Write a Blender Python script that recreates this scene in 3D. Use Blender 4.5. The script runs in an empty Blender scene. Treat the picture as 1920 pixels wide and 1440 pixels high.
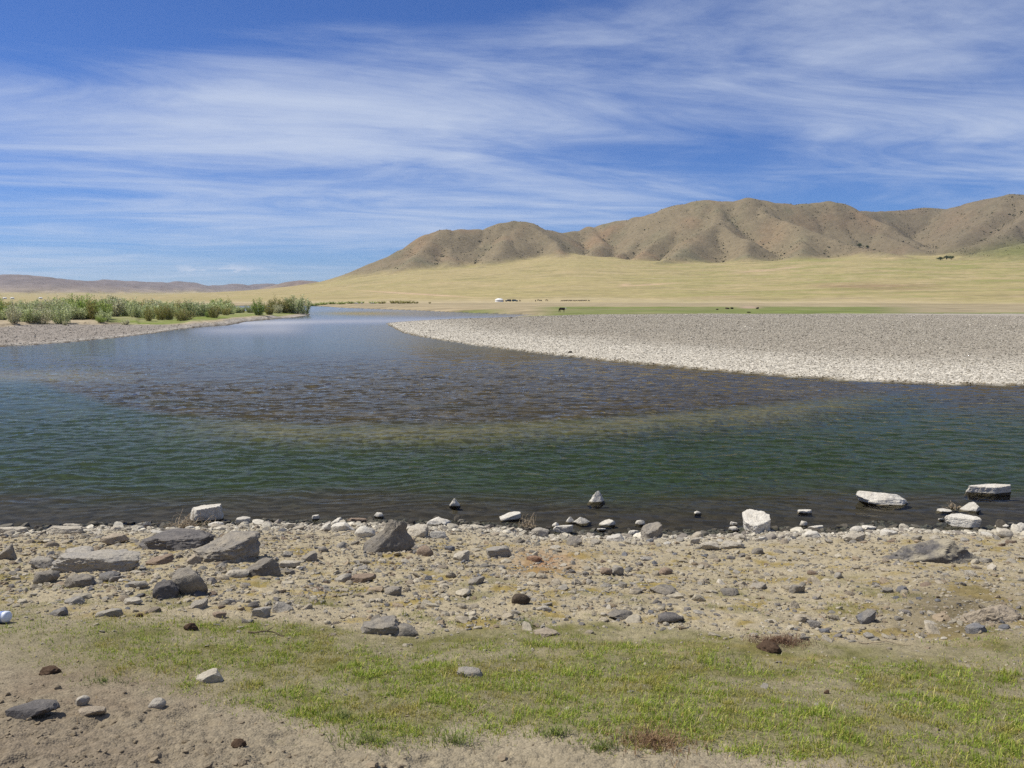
import bpy, bmesh, math, random
import numpy as np
from mathutils import Vector, Matrix

R = math.radians
C = bpy.context.scene.collection
sc = bpy.context.scene

# ------------------------------------------------------------------ camera
FPX, HZ, EYE = 1507.0, 556.0, 5.0           # focal length in photo pixels, horizon row, eye height above the water
PITCH = math.atan((720 - HZ) / FPX)
cam_d = bpy.data.cameras.new('camera'); cam = bpy.data.objects.new('camera', cam_d); C.objects.link(cam)
cam_d.sensor_width = 36.0; cam_d.lens = 36.0 * FPX / 1920.0
cam_d.clip_start = 0.1; cam_d.clip_end = 60000
cam.location = (0, 0, EYE); cam.rotation_euler = (math.pi / 2 - PITCH, 0, 0)
sc.camera = cam

# ------------------------------------------------------------------ sky and sun
SUN_EL = R(57); SUN_DIR = Vector((-0.985 * math.cos(SUN_EL), 0.17 * math.cos(SUN_EL), math.sin(SUN_EL))).normalized()
world = bpy.data.worlds.new('World'); sc.world = world; world.use_nodes = True
def build_world():
    nt = world.node_tree; nt.nodes.clear(); N = nt.nodes.new; L = nt.links.new
    out = N('ShaderNodeOutputWorld')
    sky = N('ShaderNodeTexSky'); sky.sky_type = 'NISHITA'; sky.sun_disc = False
    sky.sun_elevation = SUN_EL; sky.sun_rotation = math.atan2(SUN_DIR.x, SUN_DIR.y)
    sky.altitude = 1400; sky.air_density = 1.0; sky.dust_density = 0.15; sky.ozone_density = 4.0
    tint = N('ShaderNodeMix'); tint.data_type = 'RGBA'; tint.blend_type = 'MULTIPLY'
    tint.inputs['Factor'].default_value = 1.0; tint.inputs['B'].default_value = SKY_TINT
    L(sky.outputs[0], tint.inputs['A'])
    bg = N('ShaderNodeBackground'); bg.inputs[1].default_value = 0.08; L(tint.outputs['Result'], bg.inputs[0])
    tc = N('ShaderNodeTexCoord'); sep = N('ShaderNodeSeparateXYZ'); L(tc.outputs['Generated'], sep.inputs[0])
    def m(op, a, b=None, c=None):
        n = N('ShaderNodeMath'); n.operation = op
        for i, v in enumerate((a, b, c)):
            if v is None: continue
            if isinstance(v, (int, float)): n.inputs[i].default_value = v
            else: L(v, n.inputs[i])
        return n.outputs[0]
    x, y, z = sep.outputs
    zc = m('ADD', m('MAXIMUM', z, 0.0), 0.075)
    u = m('DIVIDE', x, zc); v = m('DIVIDE', y, zc)                 # a flat cloud layer seen in perspective
    def vec(a, b, c):
        n = N('ShaderNodeCombineXYZ')
        for i, q in enumerate((a, b, c)):
            if isinstance(q, (int, float)): n.inputs[i].default_value = q
            else: L(q, n.inputs[i])
        return n.outputs[0]
    def noise(vv, scale, det, rough, dist=0.0):
        n = N('ShaderNodeTexNoise'); n.inputs['Scale'].default_value = scale; n.inputs['Detail'].default_value = det
        n.inputs['Roughness'].default_value = rough; n.inputs['Distortion'].default_value = dist
        L(vv, n.inputs['Vector']); return n.outputs[0]
    # streaks run across the view, slightly rising to the right
    us = m('ADD', m('MULTIPLY', u, 0.95), m('MULTIPLY', v, 0.30)); vs = m('SUBTRACT', m('MULTIPLY', v, 0.95), m('MULTIPLY', u, 0.22))
    big = noise(vec(m('MULTIPLY', us, 0.26), m('MULTIPLY', vs, 0.50), 3.7), 1.0, 5, 0.55, 0.4)
    fib = noise(vec(m('MULTIPLY', us, 0.62), m('MULTIPLY', vs, 1.35), 9.1), 1.0, 9, 0.62, 1.5)
    fin = noise(vec(m('MULTIPLY', us, 2.2), m('MULTIPLY', vs, 5.0), 1.3), 1.0, 8, 0.68, 2.0)
    d = m('ADD', m('MULTIPLY', big, 1.0), m('ADD', m('MULTIPLY', fib, 0.95), m('MULTIPLY', fin, 0.20)))
    d = m('SUBTRACT', d, CLOUD_CUT)
    # broad veils and clear gaps, as directions (azimuth, elevation)
    az = m('ARCTAN2', x, y); el = m('ARCSINE', z)
    for (a0, e0, sa, se, amp) in CLOUD_BIAS:
        q = m('ADD', m('POWER', m('DIVIDE', m('SUBTRACT', az, R(a0)), R(sa)), 2.0), m('POWER', m('DIVIDE', m('SUBTRACT', el, R(e0)), R(se)), 2.0))
        d = m('ADD', d, m('MULTIPLY', m('EXPONENT', m('MULTIPLY', q, -1.0)), amp))
    mask = N('ShaderNodeMapRange'); mask.interpolation_type = 'SMOOTHSTEP'
    mask.inputs['From Min'].default_value = -0.22; mask.inputs['From Max'].default_value = 0.58
    mask.inputs['To Max'].default_value = 0.80; L(d, mask.inputs['Value'])
    # a few small cumulus low over the far hills
    cu = noise(vec(m('MULTIPLY', az, 60.0), m('MULTIPLY', el, 190.0), 0.0), 0.55, 5, 0.6)
    band = m('EXPONENT', m('MULTIPLY', m('POWER', m('DIVIDE', m('SUBTRACT', el, R(1.75)), R(0.42)), 2.0), -1.0))
    band = m('MULTIPLY', band, m('EXPONENT', m('MULTIPLY', m('POWER', m('DIVIDE', m('SUBTRACT', az, R(-20.0)), R(3.2)), 2.0), -1.0)))
    cu = m('MULTIPLY', m('MINIMUM', m('MAXIMUM', m('MULTIPLY', m('SUBTRACT', cu, 0.47), 9.0), 0.0), 1.0), band)
    mk = m('MAXIMUM', mask.outputs[0], m('MULTIPLY', cu, 0.9))
    cb = N('ShaderNodeBackground'); cb.inputs[0].default_value = (0.74, 0.83, 1.0, 1); cb.inputs[1].default_value = 0.78
    mx = N('ShaderNodeMixShader'); L(mk, mx.inputs[0]); L(bg.outputs[0], mx.inputs[1]); L(cb.outputs[0], mx.inputs[2])
    L(mx.outputs[0], out.inputs[0])
SKY_TINT = (0.46, 0.70, 1.16, 1)
CLOUD_CUT = 1.02
CLOUD_BIAS = [(-18, 12.0, 20, 4.5, 0.22), (-30, 17, 11, 4.5, -0.52), (-10, 20, 14, 2.6, -0.40), (24, 16, 10, 3.5, 0.25), (16, 9, 12, 3.0, -0.12),
              (-22, 9.5, 14, 2.6, 0.22), (-12, 6.0, 22, 1.8, 0.16), (22, 5.8, 10, 1.6, -0.2), (-6, 2.2, 25, 1.4, -0.12)]
build_world()
sun_d = bpy.data.lights.new('sun', 'SUN'); sun_d.energy = 5.0; sun_d.angle = R(0.53); sun_d.color = (1.0, 0.945, 0.835)
sun = bpy.data.objects.new('sun', sun_d); C.objects.link(sun); sun.location = (-40, 10, 80)
sun.rotation_euler = SUN_DIR.to_track_quat('Z', 'Y').to_euler()
sc.view_settings.view_transform = 'Standard'; sc.view_settings.look = 'None'
sc.view_settings.exposure = 0.12; sc.view_settings.gamma = 1.0; sc.view_settings.use_curve_mapping = False
sc.render.engine = 'CYCLES'
cy = sc.cycles; cy.max_bounces = 6; cy.diffuse_bounces = 2; cy.glossy_bounces = 3; cy.transmission_bounces = 3
cy.transparent_max_bounces = 12; cy.volume_bounces = 0; cy.caustics_reflective = False; cy.caustics_refractive = False
cy.use_denoising = False; cy.denoiser = 'OPENIMAGEDENOISE'; cy.denoising_input_passes = 'RGB_ALBEDO_NORMAL'; cy.denoising_prefilter = 'ACCURATE'; cy.use_adaptive_sampling = False

# ------------------------------------------------------------------ helpers
rng = np.random.default_rng(11); random.seed(11)
CP, SP = math.cos(PITCH), math.sin(PITCH)
def ray(px, py):
    a = (px - 960) / FPX; b = (720 - py) / FPX
    v = np.array([a, CP + b * SP, -SP + b * CP]); return v
def at_z(px, py, z=0.0):                       # where a pixel's ray meets a level
    v = ray(px, py); t = (z - EYE) / v[2]; return np.array([v[0] * t, v[1] * t, z])
def at_d(px, py, D):                           # a point on a pixel's ray at horizontal distance D
    v = ray(px, py); t = D / math.hypot(v[0], v[1]); return np.array([v[0] * t, v[1] * t, EYE + v[2] * t])
def project(x, y, z):
    dx, dy, dz = x, y, z - EYE
    f = dy * CP - dz * SP; u = dy * SP + dz * CP
    f = np.where(f < 0.05, 0.05, f)
    return 960 + FPX * dx / f, 720 - FPX * u / f

_perm = np.random.default_rng(5).permutation(256); _perm = np.concatenate([_perm, _perm, _perm])
_ga = np.random.default_rng(6).uniform(0, 2 * np.pi, 256); _gx, _gy = np.cos(_ga), np.sin(_ga)
_g3 = np.random.default_rng(7).normal(size=(256, 3)); _g3 /= np.linalg.norm(_g3, axis=1)[:, None]
def pn(x, y):
    xi = np.floor(x).astype(np.int64); yi = np.floor(y).astype(np.int64); fx = x - xi; fy = y - yi
    u = fx * fx * fx * (fx * (fx * 6 - 15) + 10); v = fy * fy * fy * (fy * (fy * 6 - 15) + 10)
    def g(i, j, a, b):
        h = _perm[_perm[(xi + i) & 255] + ((yi + j) & 255)]; return _gx[h] * a + _gy[h] * b
    n00 = g(0, 0, fx, fy); n10 = g(1, 0, fx - 1, fy); n01 = g(0, 1, fx, fy - 1); n11 = g(1, 1, fx - 1, fy - 1)
    return ((n00 * (1 - u) + n10 * u) * (1 - v) + (n01 * (1 - u) + n11 * u) * v) * 1.45
def fbm(x, y, o=4, g=0.5, l=2.03):
    r = np.zeros(np.shape(x)); a = 1.0; s = 0.0
    for i in range(o):
        r = r + a * pn(x + 17.3 * i, y - 9.1 * i); s += a; a *= g; x = x * l; y = y * l
    return r / s
def pn3(p):
    i = np.floor(p).astype(np.int64); f = p - i; w = f * f * (3 - 2 * f); r = 0
    for a in (0, 1):
        for b in (0, 1):
            for c in (0, 1):
                h = _perm[_perm[_perm[(i[:, 0] + a) & 255] + ((i[:, 1] + b) & 255)] + ((i[:, 2] + c) & 255)]
                d = ((f - np.array([a, b, c])) * _g3[h]).sum(1)
                k = (w[:, 0] if a else 1 - w[:, 0]) * (w[:, 1] if b else 1 - w[:, 1]) * (w[:, 2] if c else 1 - w[:, 2])
                r = r + d * k
    return r * 1.4
def sstep(a, b, x):
    t = np.clip((x - a) / (b - a), 0, 1); return t * t * (3 - 2 * t)
def mixc(a, b, t):
    return a * (1 - t[:, None]) + np.asarray(b) * t[:, None]

def mesh_np(name, V, F, mat, attrs=None, smooth=True, parent=None, sharp=None, link=True):
    V = np.asarray(V, dtype=np.float32); F = np.asarray(F, dtype=np.int32); k = F.shape[1]
    me = bpy.data.meshes.new(name); me.vertices.add(len(V)); me.vertices.foreach_set('co', V.ravel())
    me.loops.add(F.size); me.loops.foreach_set('vertex_index', F.ravel())
    me.polygons.add(len(F)); me.polygons.foreach_set('loop_start', np.arange(len(F), dtype=np.int32) * k)
    me.polygons.foreach_set('use_smooth', np.full(len(F), smooth))
    me.update(calc_edges=True)
    for nm, (ty, dat) in (attrs or {}).items():
        at = me.attributes.new(nm, ty, 'POINT')
        if ty == 'FLOAT_COLOR':
            d4 = np.ones((len(V), 4), np.float32); d4[:, :3] = dat; at.data.foreach_set('color', d4.ravel())
        elif ty == 'FLOAT_VECTOR': at.data.foreach_set('vector', np.asarray(dat, np.float32).ravel())
        else: at.data.foreach_set('value', np.asarray(dat, np.float32))
    if mat: me.materials.append(mat)
    if sharp: me.set_sharp_from_angle(angle=R(sharp))
    if not link: return me
    o = bpy.data.objects.new(name, me); C.objects.link(o)
    if parent: o.parent = parent
    return o
def tag(o, label=None, cat=None, group=None, kind=None):
    if label: o['label'] = label
    if cat: o['category'] = cat
    if group: o['group'] = group
    if kind: o['kind'] = kind
    return o
def empty(name, loc=(0, 0, 0), rz=0):
    o = bpy.data.objects.new(name, None); C.objects.link(o); o.location = loc; o.rotation_euler = (0, 0, rz); o.empty_display_size = 0.2
    return o

# ------------------------------------------------------------------ material helper
class Mat:
    def __init__(s, name):
        s.m = bpy.data.materials.new(name); s.m.use_nodes = True; s.nt = s.m.node_tree; s.nt.nodes.clear()
        s.out = s.N('ShaderNodeOutputMaterial')
    def N(s, t, **k):
        n = s.nt.nodes.new(t)
        for a, b in k.items(): setattr(n, a, b)
        return n
    def put(s, sock, v):
        if v is None: return
        if hasattr(v, 'is_linked') or isinstance(v, bpy.types.NodeSocket): s.nt.links.new(v, sock)
        else:
            if isinstance(v, tuple) and len(v) == 3 and sock.type == 'RGBA': v = (*v, 1)
            sock.default_value = v
    def attr(s, name, ty='GEOMETRY'):
        n = s.N('ShaderNodeAttribute', attribute_name=name, attribute_type=ty); return n.outputs
    def math(s, op, a, b=None, c=None, clamp=False):
        n = s.N('ShaderNodeMath', operation=op, use_clamp=clamp)
        for i, v in enumerate((a, b, c)): s.put(n.inputs[i], v)
        return n.outputs[0]
    def mix(s, f, a, b, mode='MIX'):
        n = s.N('ShaderNodeMix', data_type='RGBA', blend_type=mode); s.put(n.inputs['Factor'], f); s.put(n.inputs['A'], a); s.put(n.inputs['B'], b)
        return n.outputs['Result']
    def noise(s, vec, scale, det=4, rough=0.55, dist=0.0, out=0):
        n = s.N('ShaderNodeTexNoise'); s.put(n.inputs['Vector'], vec)
        for k, v in (('Scale', scale), ('Detail', det), ('Roughness', rough), ('Distortion', dist)): n.inputs[k].default_value = v
        return n.outputs[out]
    def voro(s, vec, scale, feat='F1', rnd=1.0):
        n = s.N('ShaderNodeTexVoronoi', feature=feat); s.put(n.inputs['Vector'], vec); n.inputs['Scale'].default_value = scale
        n.inputs['Randomness'].default_value = rnd; return n.outputs
    def ramp(s, v, a, b, lo=0.0, hi=1.0):
        n = s.N('ShaderNodeMapRange'); s.put(n.inputs['Value'], v)
        for k, q in (('From Min', a), ('From Max', b), ('To Min', lo), ('To Max', hi)): n.inputs[k].default_value = q
        return n.outputs[0]
    def vscale(s, vec, k):
        n = s.N('ShaderNodeVectorMath', operation='MULTIPLY'); s.put(n.inputs[0], vec); n.inputs[1].default_value = k; return n.outputs[0]
    def vop(s, op, a, b):
        n = s.N('ShaderNodeVectorMath', operation=op); s.put(n.inputs[0], a)
        if b is not None: s.put(n.inputs[1], b)
        return n.outputs[0]
    def pos(s): return s.N('ShaderNodeNewGeometry').outputs['Position']
    def obj(s): return s.N('ShaderNodeTexCoord').outputs['Object']
    def bump(s, h, strength, dist, normal=None):
        n = s.N('ShaderNodeBump'); n.inputs['Strength'].default_value = strength; n.inputs['Distance'].default_value = dist
        s.put(n.inputs['Height'], h); s.put(n.inputs['Normal'], normal); return n.outputs[0]
    def gray(s, v):
        n = s.N('ShaderNodeCombineColor')
        for i in range(3): s.put(n.inputs[i], v)
        return n.outputs[0]
    def bsdf(s, col, rough=0.9, normal=None, spec=0.2, metal=0.0):
        n = s.N('ShaderNodeBsdfPrincipled'); s.put(n.inputs['Base Color'], col); s.put(n.inputs['Roughness'], rough)
        n.inputs['Specular IOR Level'].default_value = spec; n.inputs['Metallic'].default_value = metal; s.put(n.inputs['Normal'], normal)
        return n
    def done(s, sh):
        s.nt.links.new(sh.outputs[0] if hasattr(sh, 'outputs') else sh, s.out.inputs[0]); return s.m
def plain_mat(name, col, rough=0.6, spec=0.3, vary=0.12, scale=8.0, metal=0.0):
    M = Mat(name); n = M.noise(M.obj(), scale, 4, 0.6)
    c = M.mix(1.0, col, M.gray(M.ramp(n, 0.3, 0.7, 1 - vary, 1 + vary)), 'MULTIPLY')
    return M.done(M.bsdf(c, rough, M.bump(n, 0.2, 0.01), spec, metal))

# ------------------------------------------------------------------ the river outline, metres on the water level
def pz(pts): return [tuple(at_z(px, py)[:2]) for px, py in pts]
near_edge = pz([(-60, 996), (60, 994), (160, 991), (300, 990), (420, 987), (520, 984), (640, 984), (760, 988), (860, 990), (960, 994), (1040, 1002), (1150, 1006),
                (1260, 1008), (1340, 1004), (1420, 1001), (1540, 999), (1660, 995), (1800, 994), (1900, 993), (1980, 992)])
bar_low = pz([(2000, 724), (1920, 723), (1800, 721), (1700, 718), (1600, 713), (1500, 707), (1400, 700), (1300, 691), (1200, 682), (1100, 672), (1000, 661), (900, 649),
              (840, 640), (790, 632), (755, 624), (738, 615), (728, 609)])
bar_up = pz([(724, 606.5), (745, 604.5), (800, 602), (860, 600), (920, 597.5), (960, 595), (1000, 592.2), (1016, 591)])
far_edge = pz([(1005, 590), (960, 589.3), (900, 587.5), (840, 585), (780, 582), (720, 580), (690, 579), (660, 578), (640, 577), (620, 575.5), (590, 573.5)]) 
back = [(-150, 418), (-215, 420), (-260, 405), (-270, 385), (-240, 372), (-180, 350), (-140, 318), (-108, 286), (-82, 256), (-66.5, 236)]
left_edge = pz([(581, 588.5), (579, 591), (560, 594.5), (520, 598), (490, 600.5), (455, 604), (430, 610), (395, 612), (350, 616), (320, 620), (290, 625), (240, 631), (190, 636), (140, 641), (90, 645), (40, 648), (0, 650), (-60, 653)])
RIVER = np.array([(-400, 14.0), (-60, 17.6)] + near_edge + [(60, 17.2), (400, 13.0), (400, 22.0), (90, 38.0)] + bar_low + bar_up + far_edge + back + left_edge + [(-120, 66), (-400, 40)])
def river_sd(x, y):
    """distance to the waterline, positive on land"""
    d2 = np.full(x.shape, 1e12); ins = np.zeros(x.shape, bool); n = len(RIVER)
    for i in range(n):
        ax, ay = RIVER[i]; bx, by = RIVER[(i + 1) % n]; ex, ey = bx - ax, by - ay
        t = np.clip(((x - ax) * ex + (y - ay) * ey) / (ex * ex + ey * ey), 0, 1)
        d2 = np.minimum(d2, (x - ax - t * ex) ** 2 + (y - ay - t * ey) ** 2)
        if ay != by:
            c = ((ay > y) != (by > y)) & (x < ex * (y - ay) / ey + ax); ins ^= c
    d = np.sqrt(d2); return np.where(ins, -d, d)

# ------------------------------------------------------------------ hills: ridge lines (photo column, row, metres away) with sloping flanks
RIDGES = [
 (0.72, [(600, 531, 2300), (640, 520, 2320), (700, 496, 2350), (760, 462, 2380), (815, 432, 2400), (845, 427, 2420), (885, 428, 2450), (915, 424, 2470), (945, 415, 2490), (968, 411, 2500), (990, 415, 2510),
         (1020, 427, 2560), (1060, 435, 2650), (1110, 424, 2720), (1160, 413, 2720), (1210, 403, 2700), (1250, 388, 2660), (1290, 377, 2620), (1325, 373, 2600), (1370, 377, 2600), (1400, 370, 2600), (1430, 373, 2620),
         (1460, 379, 2650), (1510, 381, 2700), (1550, 376, 2730), (1575, 379, 2760), (1610, 393, 2850), (1660, 395, 2980), (1730, 388, 3050), (1775, 391, 3050), (1830, 373, 2920), (1890, 362, 2800), (1960, 364, 2800), (2100, 372, 2800), (2300, 400, 2800), (2600, 450, 2800)]),
 (0.36, [(560, 536, 2200), (600, 530, 2230), (640, 521, 2260), (700, 497, 2310), (760, 464, 2350), (810, 437, 2390)]),
 (0.55, [(830, 430, 2400), (795, 466, 2260), (765, 497, 2120), (735, 516, 2010)]),
 (0.60, [(870, 429, 2440), (850, 462, 2310), (842, 490, 2170)]),
 (0.58, [(968, 411, 2500), (958, 436, 2390), (930, 474, 2230), (895, 504, 2070)]),
 (0.60, [(985, 414, 2505), (1030, 445, 2400), (1052, 474, 2250)]),
 (0.60, [(1190, 406, 2700), (1205, 436, 2560), (1170, 468, 2400), (1150, 485, 2250)]),
 (0.60, [(1110, 424, 2720), (1120, 450, 2560), (1105, 475, 2400)]),
 (0.62, [(1335, 374, 2600), (1352, 410, 2420), (1312, 438, 2250), (1272, 468, 2100), (1225, 497, 1950)]),
 (0.60, [(1300, 377, 2620), (1280, 410, 2520), (1245, 440, 2420), (1215, 470, 2300)]),
 (0.55, [(1352, 410, 2420), (1400, 445, 2250), (1395, 480, 2080)]),
 (0.50, [(1402, 371, 2600), (1440, 396, 2500), (1485, 420, 2400), (1550, 443, 2300), (1625, 462, 2200), (1690, 478, 2120)]),
 (0.50, [(1500, 425, 2380), (1510, 455, 2230), (1490, 484, 2080)]),
 (0.52, [(1550, 377, 2730), (1605, 396, 2700), (1660, 420, 2640), (1715, 447, 2560), (1760, 466, 2480)]),
 (0.55, [(1662, 440, 2560), (1700, 452, 2500), (1735, 468, 2420)]),
 (0.50, [(1890, 362, 2800), (1868, 395, 2690), (1835, 425, 2570), (1795, 450, 2460)]),
 (0.50, [(1960, 364, 2800), (1930, 400, 2620), (1890, 430, 2480), (1830, 456, 2380), (1780, 472, 2300)]),
 (0.30, [(2150, 400, 2300), (2000, 432, 2200), (1920, 450, 2150), (1860, 466, 2110), (1805, 486, 2060)]),
]
FAN = [(100, 558, 2700), (200, 555, 2600), (300, 551.5, 2500), (400, 547, 2420), (500, 540, 2370), (560, 534, 2340), (600, 529, 2320), (640, 522, 2300), (760, 504, 2260), (900, 497, 2200), (1080, 476, 2350), (1180, 486, 2200), (1300, 493, 2050),
       (1450, 489, 2080), (1600, 481, 2150), (1700, 477, 2300), (1790, 480, 2300), (1870, 486, 2100), (1960, 490, 2000), (2300, 490, 2000), (2700, 490, 2100)]
FAR = [(0.20, [(-500, 530, 5600), (-150, 523, 5600), (-40, 521, 5500), (10, 518, 5500), (40, 516, 5500), (75, 517, 5500), (105, 521, 5550), (130, 530, 5600), (150, 536, 5650), (175, 543, 5600)]),
       (0.16, [(75, 518, 5500), (100, 540, 5100), (140, 552, 4800)]), (0.16, [(20, 520, 5500), (10, 540, 5100), (40, 551, 4800)]),
       (0.22, [(100, 545, 7000), (150, 533, 7000), (180, 527, 7000), (205, 525, 7000), (235, 527, 7100), (275, 531, 7300), (310, 530, 7600), (345, 528.5, 7600), (380, 536.5, 7800), (410, 536, 8200), (440, 532.5, 8200), (470, 537, 8300), (505, 532, 8800), (530, 535.5, 8800), (560, 540, 8800), (700, 548, 9000)]),
       (0.16, [(205, 525, 7000), (185, 538, 6500), (205, 548, 6100)]), (0.2, [(290, 529, 7300), (270, 540, 6800), (300, 549, 6300)]), (0.2, [(345, 529, 7600), (365, 540, 7000)]), (0.22, [(440, 533, 8200), (420, 542, 7600)]),
       (0.28, [(556, 539, 3000), (577, 530, 3000), (592, 530, 3000), (620, 532, 3000)])]
def to3(l): return np.array([at_d(*q) for q in l])
RID3 = [(s, to3(l)) for s, l in RIDGES]; FAN3 = to3(FAN); FAR3 = [(s, to3(l)) for s, l in FAR]
FAN_A = np.arctan2(FAN3[:, 0], FAN3[:, 1]); FAN_D = np.hypot(FAN3[:, 0], FAN3[:, 1]); FAN_Z = FAN3[:, 2]
def ridge_z(x, y, P, slope, rnd):
    z = np.full(x.shape, -1e4)
    for (ax, ay, az_), (bx, by, bz) in zip(P[:-1], P[1:]):
        ex, ey = bx - ax, by - ay
        t = np.clip(((x - ax) * ex + (y - ay) * ey) / (ex * ex + ey * ey), 0, 1)
        d = np.sqrt((x - ax - t * ex) ** 2 + (y - ay - t * ey) ** 2)
        z = np.maximum(z, az_ + t * (bz - az_) - slope * (np.sqrt(d * d + rnd * rnd) - rnd))
    return z
def smax(zs, k):
    M = np.max(zs, axis=0); return M + k * np.log(sum(np.exp(np.clip((z - M) / k, -60, 0)) for z in zs))

def near_shape(x, y, s):
    """the bank the photographer stands on"""
    z = 0.194 * s - 0.012 * np.clip(s - 15, 0, 60) * np.clip(s - 15, 0, 60) * 0.2
    z = np.where(s > 18, 0.194 * 18 - 0.02 + 0.3 * (1 - np.exp(-(s - 18) / 10.0)), z)
    r = sstep(22, 4, np.hypot(x, y))
    scree = sstep(0.2, 2.0, s) * sstep(11.0, 8.0, s)
    z = z + 0.10 * fbm(x * 0.35, y * 0.35, 3) * sstep(0, 3, s)
    z = z + (0.045 * fbm(x * 1.7, y * 1.7, 4, 0.55) + 0.028 * fbm(x * 8, y * 8, 3, 0.6)) * (0.55 + 0.45 * scree)
    sand = sstep(11.2, 12.6, s + 0.5 * fbm(x * 0.8 + 9, y * 0.8, 2))
    foot = fbm(x * 2.6 + 40, y * 2.6, 2); z = z - 0.028 * sand * sstep(0.10, 0.42, foot) + 0.032 * sand * fbm(x * 11, y * 11, 3, 0.6)
    return z
def zones(x, y):
    s = river_sd(x, y) + 0.0
    D = np.hypot(x, y)
    wob = np.where(D < 30, 0.50 * fbm(x * 0.55, y * 0.55, 4), 0.5 * fbm(x * 0.25, y * 0.25, 3)); s = s + wob * sstep(12, 0, np.abs(s))
    px0, py0 = project(x, y, 0.0 * x); px1, py1 = project(x, y, 0.0 * x + 1.0)
    fwd = y > 1
    near = (y < 28) & (s > 0)
    return s, D, px0, py0, px1, py1, near
def beach_w(px): return np.interp(px, [-200, 0, 100, 180, 250, 300, 345, 370], [22, 21, 19, 13.5, 8.5, 6.0, 3.6, 2.2])
def shoal_edge(px):
    return np.interp(px, [-200, 0, 60, 120, 200, 300, 400, 600, 800, 1000, 1200, 1400, 1550, 1700, 1850], [704, 706, 712, 732, 757, 777, 786, 797, 799, 792, 781, 764, 748, 731, 720])
def height(x, y, full=False):
    x = np.asarray(x, float); y = np.asarray(y, float)
    s, D, px0, py0, px1, py1, near = zones(x, y)
    # land across the river
    L = np.where(px0 > 650, 13.0, np.interp(px0, [300, 345, 360, 590], [11.0, 6.0, 2.2, 1.6])); zm = np.where(px0 > 650, 1.15, 1.0)
    L = np.where((D > 195), 7.0, L)
    sp = np.maximum(s, 0)
    zl = 0.04 + zm * (1 - np.exp(-sp / L)) + 0.10 * fbm(x * 0.06, y * 0.06, 3) * sstep(2, 14, sp)
    bw = beach_w(px0); scarp = sstep(bw, bw + 0.5, s + 2.2 * fbm(x * 0.12, y * 0.12, 3)) * (px0 < 260) * (D < 260); zl = zl + 0.34 * scarp
    hill = np.zeros(x.shape); far = np.zeros(x.shape)
    big = (D > 500) & (y > 0)
    if big.any():
        X, Y = x[big], y[big]; wx = X + 30 * fbm(X / 260, Y / 260, 3); wy = Y + 30 * fbm(X / 260 + 31, Y / 260, 3)
        fa = np.arctan2(X, Y); fD = np.interp(fa, FAN_A, FAN_D) ; fZ = np.interp(fa, FAN_A, FAN_Z); Db = D[big]; t = np.clip((Db - 560) / (fD - 560), 0, None)
        fan = 1.2 + (fZ - 1.2) * np.where(t < 1, 0.75 * t ** 1.6 + 0.25 * t, 1.0) - 0.035 * np.maximum(Db - fD, 0) + 2.0 * fbm(X / 140, Y / 140, 4) * sstep(0.1, 0.6, t)
        base = zl[big] + 0.35 * fbm(X / 60, Y / 60, 3)
        rs = [ridge_z(wx, wy, P, sl * (1.0 if i == 0 else 1.35), 30 if i == 0 else 16) for i, (sl, P) in enumerate(RID3)]
        hz = smax(rs, 4.0) - 3
        hz = hz + sstep(0, 45, hz - fan) * (3.5 * fbm(X / 170, Y / 170, 3, 0.5) - 6 * (1 - np.abs(pn(X / 110 + 5, Y / 260))) ** 6 + 1 + 1.6 * fbm(X / 30, Y / 30, 3, 0.5))
        fx = X + 70 * fbm(X / 700, Y / 700, 3); fy = Y + 70 * fbm(X / 700 + 7, Y / 700, 3)
        fs = [ridge_z(fx, fy, P, sl, 60) for sl, P in FAR3]
        fz = smax(fs, 4.0); fz = fz + sstep(0, 40, fz) * (16 * fbm(X / 330, Y / 330, 5, 0.6) - 34 * np.abs(fbm(X / 420, Y / 420, 4)) + 11)
        plain = 1.2 + np.maximum(0, D[big] - 1200) * 0.0052
        z = smax([base, plain - 1.0, fan], 1.0) - 1.0
        hill[big] = hz - z; far[big] = fz - z
        zl[big] = smax([z, hz, fz], 7.0) - 1.0 * sstep(900, 1400, D[big])
    zn = near_shape(x, y, s)
    z = np.where(near, zn, zl)
    # the bed
    dn = np.maximum(-s, 0)
    ch = sstep(2.0, 9.0, dn) * sstep(0, 16, py0 - shoal_edge(px0)) * (D < 60)
    sh = (py0 < shoal_edge(px0)) | (D > 60)
    bed = -(np.minimum(0.045 * dn, 0.30) + np.where(sh, 0.02 * np.minimum(dn, 6), 0.0) + 0.6 * ch) - 0.02 + np.where(D < 27, 0.04, 0.0) * fbm(x * 1.2, y * 1.2, 3, 0.6)
    z = np.where(s <= 0, np.minimum(bed, -0.012), z)
    if full: return z, dict(s=s, D=D, px0=px0, py0=py0, px1=px1, py1=py1, near=near, hill=hill, far=far, ch=ch, sh=sh, scarp=scarp)
    return z
def ground_at(px, py):
    """march a pixel's ray to the ground or the water"""
    v = ray(px, py); ts = np.concatenate([np.linspace(3, 30, 700), np.geomspace(30.1, 5000, 3000)])
    X, Y, Z = v[0] * ts, v[1] * ts, EYE + v[2] * ts
    h = np.maximum(height(X, Y), 0.0); i = np.argmax(Z < h)
    if Z[i] >= h[i]: i = len(ts) - 1
    return np.array([X[i], Y[i], h[i]])

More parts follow.
